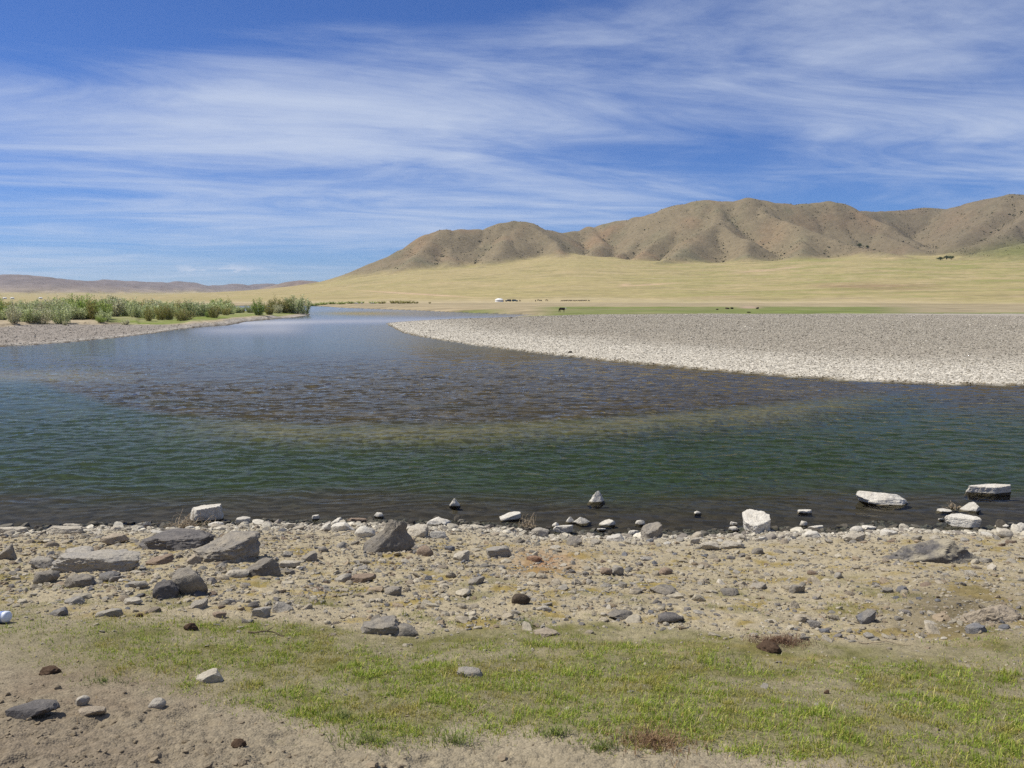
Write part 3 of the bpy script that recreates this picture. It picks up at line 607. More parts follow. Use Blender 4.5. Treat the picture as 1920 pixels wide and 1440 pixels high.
# photo column, row of the foot, width and height in photo pixels, form, stone, label, turn
ROCKS = [
 (386, 978, 58, 36, 'slab', 'white', 'large white slab tilted on the waterline beside a tangle of roots', 0.2),
 (728, 1037, 92, 74, 'spire', 'grey', 'tall pointed grey boulder standing at the water edge', 0.5),
 (330, 1033, 120, 40, 'slab', 'dark', 'broad dark grey boulder with a flat top left of the ridged boulder', 0.3),
 (430, 1056, 112, 62, 'wedge', 'grey', 'big ridged grey boulder beside the broad dark boulder', 1.1),
 (180, 1072, 150, 38, 'slab', 'lgrey', 'long pale grey slab half sunk in the bank at far left', 0.1),
 (353, 1116, 66, 54, 'block', 'grey', 'upright grey brown block with a smaller dark stone leaning on it', 0.4),
 (312, 1126, 46, 34, 'block', 'dark', 'dark stone leaning against the left side of the upright grey block', 1.7),
 (494, 1081, 62, 40, 'wedge', 'grey', 'tilted smooth grey stone casting a shadow right of the ridged boulder', 0.3),
 (1419, 1000, 72, 48, 'wedge', 'white', 'large white triangular boulder standing in the shallows', 2.0),
 (1656, 948, 88, 29, 'mound', 'white', 'wide white humped boulder standing out in the water', 0.2),
 (1852, 926, 76, 18, 'slab', 'white', 'flat white slab out in the water at far right', 0.15),
 (1804, 990, 50, 24, 'slab', 'white', 'oblong white stone in shallow water near the right edge', -0.4),
 (1118, 943, 28, 26, 'peak', 'white', 'white pyramid shaped stone alone in the water', 0.9),
 (853, 950, 17, 18, 'peak', 'white', 'small upright white stone alone in the water', 0.3),
 (823, 985, 44, 19, 'mound', 'white', 'low white rounded stone in the shallows right of the pointed boulder', 0.1),
 (957, 976, 32, 18, 'wedge', 'white', 'white wedge stone in the shallows left of the small root tuft', 0.3),
 (1221, 1010, 44, 34, 'wedge', 'grey', 'brownish grey boulder at the water edge among white stones', 1.2),
 (1752, 1056, 160, 44, 'mound', 'mud', 'broad dark boulder half buried in the bank with pale dried mud', 0.1),
 (716, 1192, 72, 34, 'slab', 'grey', 'split grey slab at the top of the grass, larger left half', 0.35),
 (760, 1195, 42, 24, 'block', 'grey', 'smaller right half of the split grey slab', 0.5),
 (1258, 1170, 46, 24, 'block', 'dark', 'blocky dark grey stone above the grass right of centre', 0.2),
 (977, 1135, 34, 24, 'round', 'black', 'blackish brown lump of stone in the middle of the bank', 0.3),
 (1163, 1163, 46, 18, 'block', 'grey', 'long grey stone left of the blocky dark stone', 0.2),
 (1622, 1169, 34, 26, 'wedge', 'slate', 'tilted purplish grey stone on bare soil at right', 0.7),
 (1525, 1178, 22, 14, 'block', 'slate', 'small bluish stone at the upper edge of the right hand grass', 0.2),
 (1830, 1192, 34, 18, 'slab', 'slate', 'bluish grey stone sunk in dark soil near the right edge', 0.4),
 (1862, 1172, 96, 38, 'mound', 'tan', 'wide tan stone bulging from the soil near the right edge', 0.2),
 (797, 1044, 30, 24, 'round', 'brown', 'rounded reddish brown stone at the right foot of the pointed boulder', 0.2),
 (681, 1093, 44, 18, 'slab', 'brown', 'flat pinkish brown stone in the middle of the scree', 0.0),
 (64, 1352, 68, 30, 'block', 'dark', 'grey block sunk in sand at lower left', 0.3),
 (155, 1326, 22, 18, 'round', 'lgrey', 'pale rounded stone on sand right of the sunken grey block', 0.2),
 (173, 1346, 40, 18, 'slab', 'tan', 'flat tan clod below the pale rounded stone', 0.3),
 (295, 1334, 26, 18, 'round', 'lgrey', 'pale grey rounded stone on the sand below the grass', 0.4),
 (393, 1282, 44, 26, 'wedge', 'pale', 'pale jagged stone lying in the grass at left', 0.3),
 (881, 1273, 44, 20, 'slab', 'lgrey', 'pale grey flat stone lying in the grass at centre', 0.1),
 (1025, 1196, 48, 16, 'slab', 'tan', 'flat tan stone at the upper edge of the grass', 0.0),
 (456, 982, 25, 14, 'slab', 'white', 'white flat stone in the shallows right of the large white slab', 0.5),
 (592, 974, 13, 10, 'block', 'white', 'tiny white stone in the water left of the floating log like stone', 0.5),
 (711, 970, 18, 10, 'block', 'white', 'small white stone in the water just beyond the pointed boulder', 0.2),
 (670, 979, 42, 9, 'slab', 'brown', 'low brown stone like a log awash in the shallows', -0.1),
 (1056, 1001, 36, 20, 'slab', 'white', 'oblong white stone on the shore right of the root tuft', 0.3),
 (1070, 981, 16, 14, 'peak', 'white', 'small white pyramid in the shallows touching a larger white one', 0.3),
 (1092, 983, 29, 16, 'peak', 'white', 'larger white pyramid in the shallows beside a small one', 0.2),
 (1138, 986, 25, 13, 'wedge', 'white', 'white wedge right of the twin white pyramids', 0.2),
 (1128, 995, 16, 6, 'slab', 'white', 'thin white stone flush with the water below the white wedge', 0.3),
 (1012, 1008, 32, 21, 'round', 'lgrey', 'rounded light grey stone below the root tuft', 0.3),
 (1042, 988, 14, 10, 'round', 'white', 'little round white stone between root tuft and twin pyramids', 0.3),
 (1200, 984, 19, 11, 'mound', 'white', 'white stone in the water above the brownish grey boulder', 0.3),
 (1188, 1004, 22, 11, 'mound', 'white', 'white stone touching the left side of the brownish grey boulder', 0.3),
 (1308, 964, 14, 7, 'mound', 'white', 'tiny white stone out in the water left of the triangular boulder', 0.3),
 (1375, 985, 14, 8, 'slab', 'white', 'small white stone just left of the triangular boulder, upper one', 0.3),
 (1375, 996, 15, 9, 'block', 'white', 'small white stone just left of the triangular boulder, lower one', 0.3),
 (1508, 963, 24, 8, 'slab', 'white', 'thin white stone in the water right of the triangular boulder', -0.1),
 (1506, 986, 15, 10, 'block', 'white', 'small white stone beside a long thin one in the right shallows', 0.3),
 (1529, 994, 30, 9, 'slab', 'white', 'long thin white stone in the right shallows', -0.1),
 (1606, 1000, 24, 15, 'round', 'white', 'round white stone at the edge right of the long thin one', 0.3),
 (1629, 994, 27, 9, 'slab', 'white', 'low white stone touching the round white stone', 0.2),
 (1820, 960, 30, 16, 'wedge', 'white', 'white angular stone in the water beside floating dry twigs', 0.4),
 (1770, 961, 22, 7, 'slab', 'white', 'flat white stone in the water left of the floating twigs', 0.1),
 (1764, 976, 9, 5, 'slab', 'white', 'tiny white chip in the water left of the oblong white stone', 0.1),
 (1876, 990, 22, 8, 'mound', 'white', 'low white stone in the water by the right edge of the picture', 0.1),
 (1882, 1009, 24, 16, 'block', 'pale', 'squarish pale stone on the shore by the right edge', 0.3),
 (1912, 1000, 20, 18, 'block', 'white', 'white stone cut by the right edge of the picture', 0.3),
 (22, 1002, 50, 14, 'slab', 'pale', 'flat pale stone on the waterline at the far left', 0.1),
 (120, 1001, 60, 15, 'slab', 'pale', 'long flat pale stone on the waterline at left', 0.25),
 (135, 991, 28, 10, 'slab', 'pale', 'flat pale stone lying on top of the waterline stones at left', 0.1),
 (405, 990, 26, 13, 'round', 'white', 'rounded white stone at the lower right of the large white slab', 0.1),
 (357, 995, 16, 10, 'round', 'white', 'small white stone among roots below the large white slab', 0.1),
 (645, 996, 42, 20, 'mound', 'white', 'broad white stone on the shore left of the pointed boulder', 0.2),
 (632, 982, 16, 14, 'wedge', 'white', 'white splinter standing on top of the shore stones left of centre', 0.4),
 (612, 994, 16, 16, 'wedge', 'white', 'white upright chip on the shore left of the broad white stone', 0.7),
 (685, 1008, 36, 26, 'round', 'white', 'white and buff stone leaning near the left of the pointed boulder', 0.7),
 (783, 1006, 40, 24, 'block', 'pale', 'pale rounded block on shore right of the pointed boulder', 0.2),
 (821, 1010, 34, 18, 'mound', 'white', 'white sloping stone on the shore below the low rounded one', 0.4),
 (580, 1054, 28, 20, 'wedge', 'grey', 'grey shard with a black shadow in the upper scree', 0.4),
 (606, 1036, 18, 12, 'block', 'grey', 'small dark edged stone in the upper scree above the grey shard', 0.4),
 (530, 1148, 38, 22, 'mound', 'lgrey', 'light grey rounded slab low in the scree at left of centre', 0.2),
 (490, 1160, 34, 22, 'slab', 'lgrey', 'light grey flat slab just left of the rounded light slab', 0.4),
 (412, 1160, 22, 14, 'block', 'brown', 'brown wedge with a dark end below the upright grey block', -0.7),
 (110, 1156, 28, 16, 'wedge', 'slate', 'dark edged stone at the end of a buried slab near the left edge', 0.4),
 (205, 1158, 44, 15, 'wedge', 'lgrey', 'thin grey stone with a shaded end in the left grass edge', 0.1),
 (1158, 1080, 24, 22, 'block', 'lgrey', 'light upright stone next to a brown one in the middle scree', 0.4),
 (1136, 1080, 22, 16, 'block', 'brown', 'brown stone touching the light upright one', 0.4),
 (1248, 1078, 26, 16, 'round', 'brown', 'rounded brown grey stone alone in the scree right of centre', 0.2),
 (1098, 1080, 12, 9, 'round', 'slate', 'small bluish pebble left of the brown and light pair', 0.2),
 (1494, 1112, 26, 18, 'block', 'grey', 'grey stone in the right part of the bank', 0.3),
 (1422, 1106, 30, 15, 'wedge', 'grey', 'small grey pair like stone left of the grey stone at right', 0.3),
 (1692, 1112, 20, 12, 'wedge', 'slate', 'dark bluish stone below the half buried boulder', 0.3),
 (1002, 1053, 28, 14, 'mound', 'red', 'flat orange red stone on the rusty patch', 0.1),
 (935, 1046, 46, 24, 'slab', 'lgrey', 'light grey wedge left of the rusty patch', 0.6),
 (893, 1096, 30, 18, 'wedge', 'grey', 'grey stone with a black notch in the centre scree', 0.3),
 (737, 1117, 30, 20, 'block', 'grey', 'purplish grey stone in the centre scree', 0.3),
 (645, 1094, 28, 18, 'wedge', 'lgrey', 'light grey stone touching the left of the flat pinkish one', 0.5),
 (1244, 1116, 48, 20, 'block', 'grey', 'long bumpy grey stone above the blocky dark stone', 0.2),
 (1368, 1118, 32, 16, 'block', 'grey', 'faint grey stone sunk in mossy soil right of centre', 0.2),
 (1020, 1147, 28, 10, 'block', 'lgrey', 'small oblong light stone below the blackish lump', 0.0),
 (865, 1052, 30, 22, 'wedge', 'pale', 'pale jagged stone above the centre scree', 0.3),
 (1330, 1033, 34, 20, 'block', 'pale', 'pale angular stone on shore left of the triangular boulder', 0.3),
 (1372, 1030, 48, 18, 'mound', 'pale', 'low pale stone below the triangular boulder', 0.3),
 (1302, 1020, 18, 14, 'block', 'pale', 'small pale block at the head of the little inlet', 0.3),
 (1155, 1016, 34, 16, 'wedge', 'white', 'white ridge stone on the rim of the little inlet', -0.4),
 (1600, 1016, 40, 18, 'block', 'pale', 'broad pale stone on the shore below the round white one', 0.1),
 (1522, 1008, 34, 14, 'mound', 'white', 'whitish lump on the shore below the long thin stone', 0.1),
 (15, 1050, 30, 30, 'wedge', 'grey', 'grey stone cut by the left edge of the picture', 0.1),
 (150, 1052, 40, 26, 'block', 'lgrey', 'light grey angular stone above the long pale slab', 0.3),
 (80, 1066, 36, 22, 'block', 'lgrey', 'light grey stone at the left end of the long pale slab', 0.3),
 (215, 1020, 44, 20, 'block', 'tan', 'tan stone left of the broad dark boulder', 0.3),
 (300, 1060, 44, 20, 'wedge', 'brown', 'brown stone with a dark hollow beneath the broad dark boulder', 0.5),
 (365, 1058, 24, 20, 'wedge', 'tan', 'tan triangular stone wedged beside the ridged boulder', 0.5),
 (150, 1102, 46, 22, 'slab', 'grey', 'flat grey stone below the long pale slab', 0.3),
 (90, 1096, 36, 26, 'block', 'grey', 'grey block below the left end of the long pale slab', 0.3),
 (205, 1092, 34, 18, 'block', 'slate', 'slate coloured stone in the left grass below the long slab', 0.3),
 (260, 1106, 32, 16, 'block', 'lgrey', 'light stone left of the dark leaning stone', 0.3),
 (445, 1084, 40, 16, 'slab', 'pale', 'pale flat stone left of the tilted smooth grey stone', 0.3),
 (545, 1066, 36, 16, 'slab', 'pale', 'pale slab right of the tilted smooth grey stone', 0.2),
 (140, 1134, 30, 14, 'wedge', 'lgrey', 'thin light stone above the left grass', 0.3),
 (250, 1136, 30, 12, 'slab', 'pale', 'thin pale stone above the left grass, right one', 0.3),
]
ANCHORS = []; PLACED = []
def place_rock(i, px, py, w, h, shape, kind, label, turn):
    P = ground_at(px, py); sl = math.dist((0, 0, EYE), P); k = sl / FPX; dep = math.asin((EYE - P[2]) / sl)
    W = w * k; dp = W * (0.62 if shape in ('slab', 'mound') else 0.72)
    if h * k < 0.5 * dp: dp = max(0.35 * W, h * k)
    Hh = 0.86 * max((h * k - dp * math.sin(dep) * 0.75) / math.cos(dep), 0.22 * W if shape != 'slab' else 0.14 * W)
    inwater = P[2] < 0.02; sink = 0.55 * Hh if shape != 'mound' else 1.1 * Hh
    if inwater: sink = max(sink, 0.12)
    if inwater and shape in ('peak', 'wedge'): W *= 1.25; dp *= 1.15
    big = W > 0.30; sub = 5 if W > 0.62 else 4 if big else 3
    V, F = rock_verts(1000 + i * 7, sub, shape, (0.045 if kind == 'white' else 0.08) if big else 0.045)
    tot = Hh + sink; V = V * np.array([W, dp, tot]) * np.array([1.04, 1.0, 1.0])
    c, s_ = math.cos(turn * 0.5), math.sin(turn * 0.5); V = np.stack([V[:, 0] * c - V[:, 1] * s_, V[:, 0] * s_ + V[:, 1] * c, V[:, 2]], 1)
    if shape == 'slab' and i == 0: V[:, 2] += 0.25 * V[:, 1] + 0.10 * V[:, 0]
    y0 = P[1] + dp * 0.45; x0 = P[0] * (1 + dp * 0.45 / P[1]); gz = height(np.array([x0]), np.array([y0]))[0]
    gz = max(gz, -0.30) if inwater else min(gz, P[2] + 0.1)
    top = max(0.0 if inwater else P[2], 0) + Hh
    o = mesh_np('boulder' if W > 0.42 else 'stone', V + np.array([0, 0, 0]), F, RM[kind], sharp=38)
    o.location = (x0, y0, top - tot / 2); o.rotation_euler = (0, 0, 0)
    if inwater and top - tot > gz: o.scale.z = (top - gz + 0.05) / tot; o.location.z = top - (top - gz + 0.05) / 2
    tag(o, label, 'rock'); o['group'] = 'rocks in the water' if inwater else 'rocks on the near bank'
    PLACED.append((x0, y0, W * 0.5)); ANCHORS.append((px, py - h / 2, label)); return o
for i, q in enumerate(ROCKS): place_rock(i, *q)

# smaller stones of the bank, each a thing of its own, told apart by the rock they lie nearest to
STONE_ME = {}
for kd in ('pale', 'white', 'grey', 'lgrey', 'slate', 'tan', 'brown'):
    for v in range(4):
        P, F = rock_verts(5000 + v * 31 + len(kd) * 7, 2, ('block', 'wedge', 'slab', 'round')[v], 0.05)
        STONE_ME[kd, v] = mesh_np('stone', P * np.array([1.0, 0.75, 0.55]), F, RM[kd], sharp=38, link=False)
ANC = np.array([(a[0], a[1]) for a in ANCHORS]); used = {}
NAMES = {'pale': 'pale buff', 'white': 'whitish', 'grey': 'grey', 'lgrey': 'light grey', 'slate': 'bluish grey', 'tan': 'tan', 'brown': 'brownish'}
cand = []
tries = 0
while len(cand) < 178 and tries < 6000:
    tries += 1
    if tries % 5 < 2: px = random.uniform(-10, 1930); py = random.gauss(1006, 9)
    else: px = random.uniform(-10, 1930); py = 1000 + abs(random.gauss(0, 75)); 
    if py < 990 or py > 1195: continue
    if py > 1060 and px > 1100 and random.random() < 0.45: continue
    w = random.lognormvariate(math.log(17), 0.38); w = min(max(w, 9), 36)
    if any((px - q[0]) ** 2 + ((py - q[1]) * 1.6) ** 2 < (w * 0.62 + q[2] * 0.5) ** 2 for q in cand): continue
    if any(abs(px - a[0]) < (a[2] + w) * 0.5 and -a[3] * 0.8 < py - a[1] < w * 0.5 for a in ROCKS): continue
    cand.append((px, py, w))
shore_px = {}
for px, py, w in cand:
    P = ground_at(px, py); s0 = river_sd(np.array([P[0]]), np.array([P[1]]))[0]
    if P[2] < 0.01: continue
    kd = random.choices(('white', 'pale', 'lgrey', 'tan'), (5, 5, 1, 1))[0] if s0 < 1.4 else random.choices(('grey', 'lgrey', 'slate', 'tan', 'brown', 'pale'), (2, 3, 1, 5, 2, 5))[0]
    k = math.dist((0, 0, EYE), P) / FPX; W = w * k
    o = bpy.data.objects.new('stone', STONE_ME[kd, random.randrange(4)]); C.objects.link(o)
    o.scale = (W, W * random.uniform(0.8, 1.1), W * random.uniform(0.7, 1.25)); o.rotation_euler = (random.gauss(0, 0.18), random.gauss(0, 0.18), random.uniform(0, 6.28)); o.location = (P[0], P[1], P[2] + W * random.uniform(-0.06, 0.05))
    d = (ANC[:, 0] - px) ** 2 + ((ANC[:, 1] - py) * 1.3) ** 2; j = int(np.argmin(d)); dx, dy = px - ANC[j, 0], py - ANC[j, 1]
    side = ('right of' if dx > 0 else 'left of') if abs(dx) > abs(dy) * 1.2 else ('below' if dy > 0 else 'beyond')
    used.setdefault((kd, side, j), []).append((d[j], o))
ORD = ['', 'second ', 'third ', 'fourth ', 'fifth ', 'sixth ', 'seventh ']
for (kd, side, j), l in used.items():
    l.sort(key=lambda q: q[0]); a = ' '.join(ANCHORS[j][2].split()[:10])
    for r_, (dd, o) in enumerate(l):
        tag(o, f"small {NAMES[kd]} stone, {ORD[min(r_, 6)]}{side} the {a}"[:400], 'stone', 'small stones on the near bank')
def clip_label(t): return ' '.join(t.split()[:16])
for o in C.objects:
    if 'label' in o: o['label'] = clip_label(o['label'])

# ------------------------------------------------------------------ gravel and pebbles: uncountable, scattered as instances
def scatter(name, P, S, RZ, tint, protos, label, cat):
    me = bpy.data.meshes.new(name); n = len(P); me.vertices.add(n); me.vertices.foreach_set('co', np.asarray(P, np.float32).ravel())
    for nm, ty, d in (('size', 'FLOAT_VECTOR', S), ('turn', 'FLOAT_VECTOR', RZ), ('tint', 'FLOAT_COLOR', tint), ('pick', 'INT', rng.integers(0, len(protos), n))):
        at = me.attributes.new(nm, ty, 'POINT')
        if ty == 'FLOAT_VECTOR': at.data.foreach_set('vector', np.asarray(d, np.float32).ravel())
        elif ty == 'FLOAT_COLOR': q = np.ones((n, 4), np.float32); q[:, :3] = d; at.data.foreach_set('color', q.ravel())
        else: at.data.foreach_set('value', np.asarray(d, np.int32))
    o = bpy.data.objects.new(name, me); C.objects.link(o)
    ng = bpy.data.node_groups.new(name, 'GeometryNodeTree')
    ng.interface.new_socket('Geometry', in_out='INPUT', socket_type='NodeSocketGeometry'); ng.interface.new_socket('Geometry', in_out='OUTPUT', socket_type='NodeSocketGeometry')
    N, L = ng.nodes.new, ng.links.new
    gi, go = N('NodeGroupInput'), N('NodeGroupOutput'); iop = N('GeometryNodeInstanceOnPoints'); join = N('GeometryNodeGeometryToInstance')
    for p in protos:
        oi = N('GeometryNodeObjectInfo'); oi.inputs['Object'].default_value = p; oi.inputs['As Instance'].default_value = True; L(oi.outputs['Geometry'], join.inputs[0])
    def na(nm, ty):
        q = N('GeometryNodeInputNamedAttribute'); q.data_type = ty; q.inputs[0].default_value = nm; return q.outputs[0]
    L(gi.outputs[0], iop.inputs['Points'])
    ji = N('GeometryNodeJoinGeometry')
    for nd in [q for q in ng.nodes if q.bl_idname == 'GeometryNodeObjectInfo']: L(nd.outputs['Geometry'], ji.inputs[0])
    ng.nodes.remove(join); L(ji.outputs[0], iop.inputs['Instance']); iop.inputs['Pick Instance'].default_value = True
    L(na('pick', 'INT'), iop.inputs['Instance Index']); L(na('size', 'FLOAT_VECTOR'), iop.inputs['Scale']); L(na('turn', 'FLOAT_VECTOR'), iop.inputs['Rotation'])
    L(iop.outputs[0], go.inputs[0])
    md = o.modifiers.new('scatter', 'NODES'); md.node_group = ng
    tag(o, label, cat, kind='stuff'); return o
def pebble_mat():
    M = Mat('pebble'); c = M.attr('tint', 'INSTANCER')[0]; n = M.noise(M.obj(), 3.0, 4, 0.6)
    c = M.mix(1.0, c, M.gray(M.ramp(n, 0.3, 0.7, 0.8, 1.2)), 'MULTIPLY'); return M.done(M.bsdf(c, 0.9, M.bump(n, 0.4, 0.1), 0.15))
M_PEB = pebble_mat()
PROTO = []
for v in range(7):
    P, F = rock_verts(8000 + v, 2, ('wedge', 'block', 'slab', 'wedge', 'round', 'block', 'slab')[v], 0.06)
    PROTO.append(bpy.data.objects.new('pebble_form', mesh_np('pebble_form', P, F, M_PEB, sharp=45, link=False)))
def palette(n, cols, wts):
    k = rng.choice(len(cols), n, p=np.array(wts) / sum(wts)); return np.array(cols)[k] * rng.uniform(0.78, 1.22, (n, 1))
def rot(n, tilt=0.3): return np.stack([rng.normal(0, tilt, n), rng.normal(0, tilt, n), rng.uniform(0, 6.28, n)], 1)
# near bank
n = 150000; yy = rng.uniform(3.6, 18.2, n); xx = rng.uniform(-1, 1, n) * (yy * 0.72 + 1.5)
z, g = height(xx, yy, True); px, py = project(xx, yy, z); s = g['s']; gm = grass_mask(xx, yy, px, py)
den = 0.10 + 0.9 * sstep(11.0, 8.5, s) ; den = den * (0.45 + 0.55 * sstep(-0.25, 0.25, fbm(xx * 1.1 + 7, yy * 1.1, 4))) * (1 - 0.85 * gm) * np.interp(px, [900, 1400, 1900], [1.0, 0.6, 0.65]) ; den = np.maximum(den, sstep(1.6, 0.4, s)); den = np.maximum(den, 0.55 * sstep(11.3, 12.3, s) * sstep(900, 500, px) * (1 - gm) * sstep(-0.1, 0.3, fbm(xx * 2 + 5, yy * 2, 3)))
keep = (rng.uniform(0, 1, n) < den * np.where(s < 1.6, 1.0, 0.72)) & (s > -0.6); xx, yy, z, s = xx[keep], yy[keep], z[keep], s[keep]; n = len(xx)
size = np.clip(np.exp(rng.normal(math.log(0.021), 0.70, n)), 0.008, 0.15); den2 = sstep(11.5, 12.6, s); size = np.where(s < 0.9, size * 1.7, size) * np.where(s > 9, 0.5, 1.0)
S = size[:, None] * np.stack([rng.uniform(0.9, 1.5, n), rng.uniform(0.7, 1.1, n), rng.uniform(0.4, 0.85, n)], 1)
t1 = palette(n, [(0.35, 0.31, 0.235), (0.29, 0.25, 0.185), (0.24, 0.22, 0.185), (0.17, 0.155, 0.14), (0.26, 0.205, 0.14), (0.40, 0.36, 0.29), (0.13, 0.13, 0.135)], [7, 7, 4, 2, 3, 0.8, 1])
t2 = palette(n, [(0.50, 0.46, 0.375), (0.42, 0.38, 0.30), (0.34, 0.30, 0.235), (0.22, 0.195, 0.165)], [3, 4, 3, 1.5]); tt = np.where((s < 0.9 + 0.5 * rng.uniform(0, 1, n))[:, None], t2, t1); tt = np.where((s < 0.02)[:, None], tt * 0.25, tt); tt = np.where((s > 11.3)[:, None], np.array([0.235, 0.19, 0.13]) * rng.uniform(0.8, 1.15, (n, 1)), tt)
scatter('pebbles', np.stack([xx, yy, z + size * 0.03], 1), S, rot(n), tt, PROTO, 'loose pebbles and gravel covering the near river bank', 'pebbles')
# the bar across the river
def bar_points(n, d0, d1):
    th = rng.uniform(R(-12), R(40), n); r = np.exp(rng.uniform(math.log(d0), math.log(d1), n)); xx, yy = np.sin(th) * r, np.cos(th) * r
    z, g = height(xx, yy, True); ok = (g['s'] > 0.0) & (g['px0'] > 690) & (g['py1'] > 590) & (g['px0'] < 2100); return xx[ok], yy[ok], z[ok], g['s'][ok], r[ok]
xx, yy, z, s, r = bar_points(420000, 34, 190); n = len(xx)
size = np.clip(np.exp(rng.normal(math.log(0.035), 0.48, n)), 0.015, 0.12) * np.sqrt(r / 45)
S = size[:, None] * np.stack([rng.uniform(0.9, 1.5, n), rng.uniform(0.8, 1.2, n), rng.uniform(0.25, 0.5, n)], 1)
a = fbm(xx / 9, yy / 9, 4)
hi = palette(n, [(0.345, 0.31, 0.243), (0.42, 0.38, 0.30), (0.265, 0.235, 0.183), (0.50, 0.46, 0.375), (0.60, 0.565, 0.475), (0.175, 0.155, 0.122)], [6, 6, 4, 3, 1.6, 1.6])
lo = palette(n, [(0.47, 0.43, 0.35), (0.41, 0.37, 0.30), (0.53, 0.495, 0.415), (0.33, 0.295, 0.235), (0.25, 0.22, 0.175)], [6, 6, 2.4, 3, 1.6])
tt = np.where((s + 2.5 * a + rng.normal(0, 3.4, n) < 9.0)[:, None], lo, hi); tt = np.where((s > 9)[:, None], tt * 0.88, tt); tt = np.where((s < 0.45 + rng.normal(0, 0.3, n))[:, None], tt * np.array([0.55, 0.49, 0.36]), tt)
scatter('bar_cobbles', np.stack([xx, yy, z + size * 0.1], 1), S, rot(n), tt, PROTO, 'dense cobbles covering the broad pale gravel bar', 'cobbles')
# the beach on the left
n = 50000; th = rng.uniform(R(-36), R(-14), n); r = np.exp(rng.uniform(math.log(70), math.log(190), n)); xx, yy = np.sin(th) * r, np.cos(th) * r
z, g = height(xx, yy, True); ok = (g['s'] > 0.05) & (g['s'] < beach_w(g['px0']) - 0.3) & (g['px0'] < 585); xx, yy, z, s, r = xx[ok], yy[ok], z[ok], g['s'][ok], r[ok]; n = len(xx)
size = np.clip(np.exp(rng.normal(math.log(0.07), 0.45, n)), 0.03, 0.26); S = size[:, None] * np.stack([rng.uniform(0.9, 1.5, n), rng.uniform(0.8, 1.2, n), rng.uniform(0.25, 0.5, n)], 1)
tt = palette(n, [(0.30, 0.265, 0.22), (0.38, 0.335, 0.28), (0.21, 0.185, 0.15), (0.50, 0.46, 0.39)], [5, 5, 3, 1.6])
scatter('beach_cobbles', np.stack([xx, yy, z + size * 0.1], 1), S, rot(n), tt, PROTO, 'grey cobbles on the beach across the river at left', 'cobbles')

# ------------------------------------------------------------------ grass of the near bank
def leaf_mat(name, trans=0.35, rough=0.6, vary=0.15):
    M = Mat(name); c = M.attr('col')[0]; oi = M.N('ShaderNodeObjectInfo').outputs['Random']
    c = M.mix(1.0, c, M.gray(M.ramp(oi, 0, 1, 1 - vary, 1 + vary)), 'MULTIPLY')
    b = M.bsdf(c, rough, None, 0.25); t = M.N('ShaderNodeBsdfTranslucent'); M.put(t.inputs[0], c)
    mx = M.N('ShaderNodeMixShader'); mx.inputs[0].default_value = trans; M.put(mx.inputs[1], b.outputs[0]); M.put(mx.inputs[2], t.outputs[0]); return M.done(mx)
M_GRASS = leaf_mat('grass_blade'); M_LEAF = leaf_mat('willow_leaf', 0.3)
def blades(base, length, width, lean, head, colr):
    """bent blades of three faces each"""
    n = len(base); side = np.stack([-np.sin(head), np.cos(head), 0 * head], 1); out = np.stack([np.cos(head), np.sin(head), 0 * head], 1)
    up = np.array([0, 0, 1.0]); W = (width / 2)[:, None]; Ln = length[:, None]
    p1 = base + Ln * (0.50 * np.cos(lean * 0.5)[:, None] * up + 0.50 * np.sin(lean * 0.5)[:, None] * out)
    p2 = p1 + Ln * 0.5 * (np.cos(lean * 1.3)[:, None] * up + np.sin(lean * 1.3)[:, None] * out)
    V = np.stack([base - side * W, base + side * W, p1 - side * W * 0.8, p1 + side * W * 0.8, p2], 1).reshape(-1, 3)
    i = np.arange(n)[:, None] * 5
    F = np.concatenate([i + np.array([[0, 1, 3]]), i + np.array([[0, 3, 2]]), i + np.array([[2, 3, 4]])], 0)
    return V, F, np.repeat(colr, 5, axis=0)
n = 1000000; yy = np.exp(rng.uniform(math.log(3.5), math.log(14.5), n)); xx = rng.uniform(-1, 1, n) * (yy * 0.70 + 0.9)
cl = 0.03; xx = xx + 0.0; z0 = 0.194 * (17 - yy); px, py = project(xx, yy, z0); gm = grass_mask(xx, yy, px, py)
tuft = sstep(-0.18, 0.40, fbm(xx * 5, yy * 5, 3, 0.65)); pr = gm ** 1.3 * (0.16 + 0.84 * tuft) * 1.0
keep = rng.uniform(0, 1, n) < pr; xx, yy, gm = xx[keep], yy[keep], gm[keep]
z = height(xx, yy); px, py = project(xx, yy, z); n = len(xx)
ln = np.clip(np.exp(rng.normal(math.log(0.029), 0.45, n)), 0.012, 0.11) * (0.65 + 0.5 * gm) * (0.8 + 0.6 * sstep(0, 0.5, fbm(xx * 2.2 + 60, yy * 2.2, 3))); wd = rng.uniform(0.003, 0.0062, n) * (0.7 + yy / 14)
gcol = palette(n, [(0.19, 0.235, 0.045), (0.25, 0.285, 0.062), (0.13, 0.175, 0.036), (0.33, 0.31, 0.105), (0.45, 0.37, 0.19), (0.26, 0.17, 0.075)], [7, 6, 4, 2.6, 1.6, 0.9])
ye = fbm(xx * 1.5 + 21, yy * 1.5, 4, 0.6); k = sstep(-0.05, 0.40, ye)[:, None]; gcol = gcol * np.array([1.32, 1.42, 0.92]); gcol = gcol * (1 - 0.7 * k) + np.array([0.40, 0.31, 0.10]) * 0.7 * k * rng.uniform(0.7, 1.3, (n, 1))
up_ = sstep(1185, 1130, py)[:, None]; gcol = gcol * (1 - 0.5 * up_) + np.array([0.27, 0.215, 0.075]) * 0.5 * up_
V, F, Cc = blades(np.stack([xx, yy, z - 0.004], 1), ln, wd, np.abs(rng.normal(0.65, 0.35, n)), rng.uniform(0, 6.28, n), gcol)
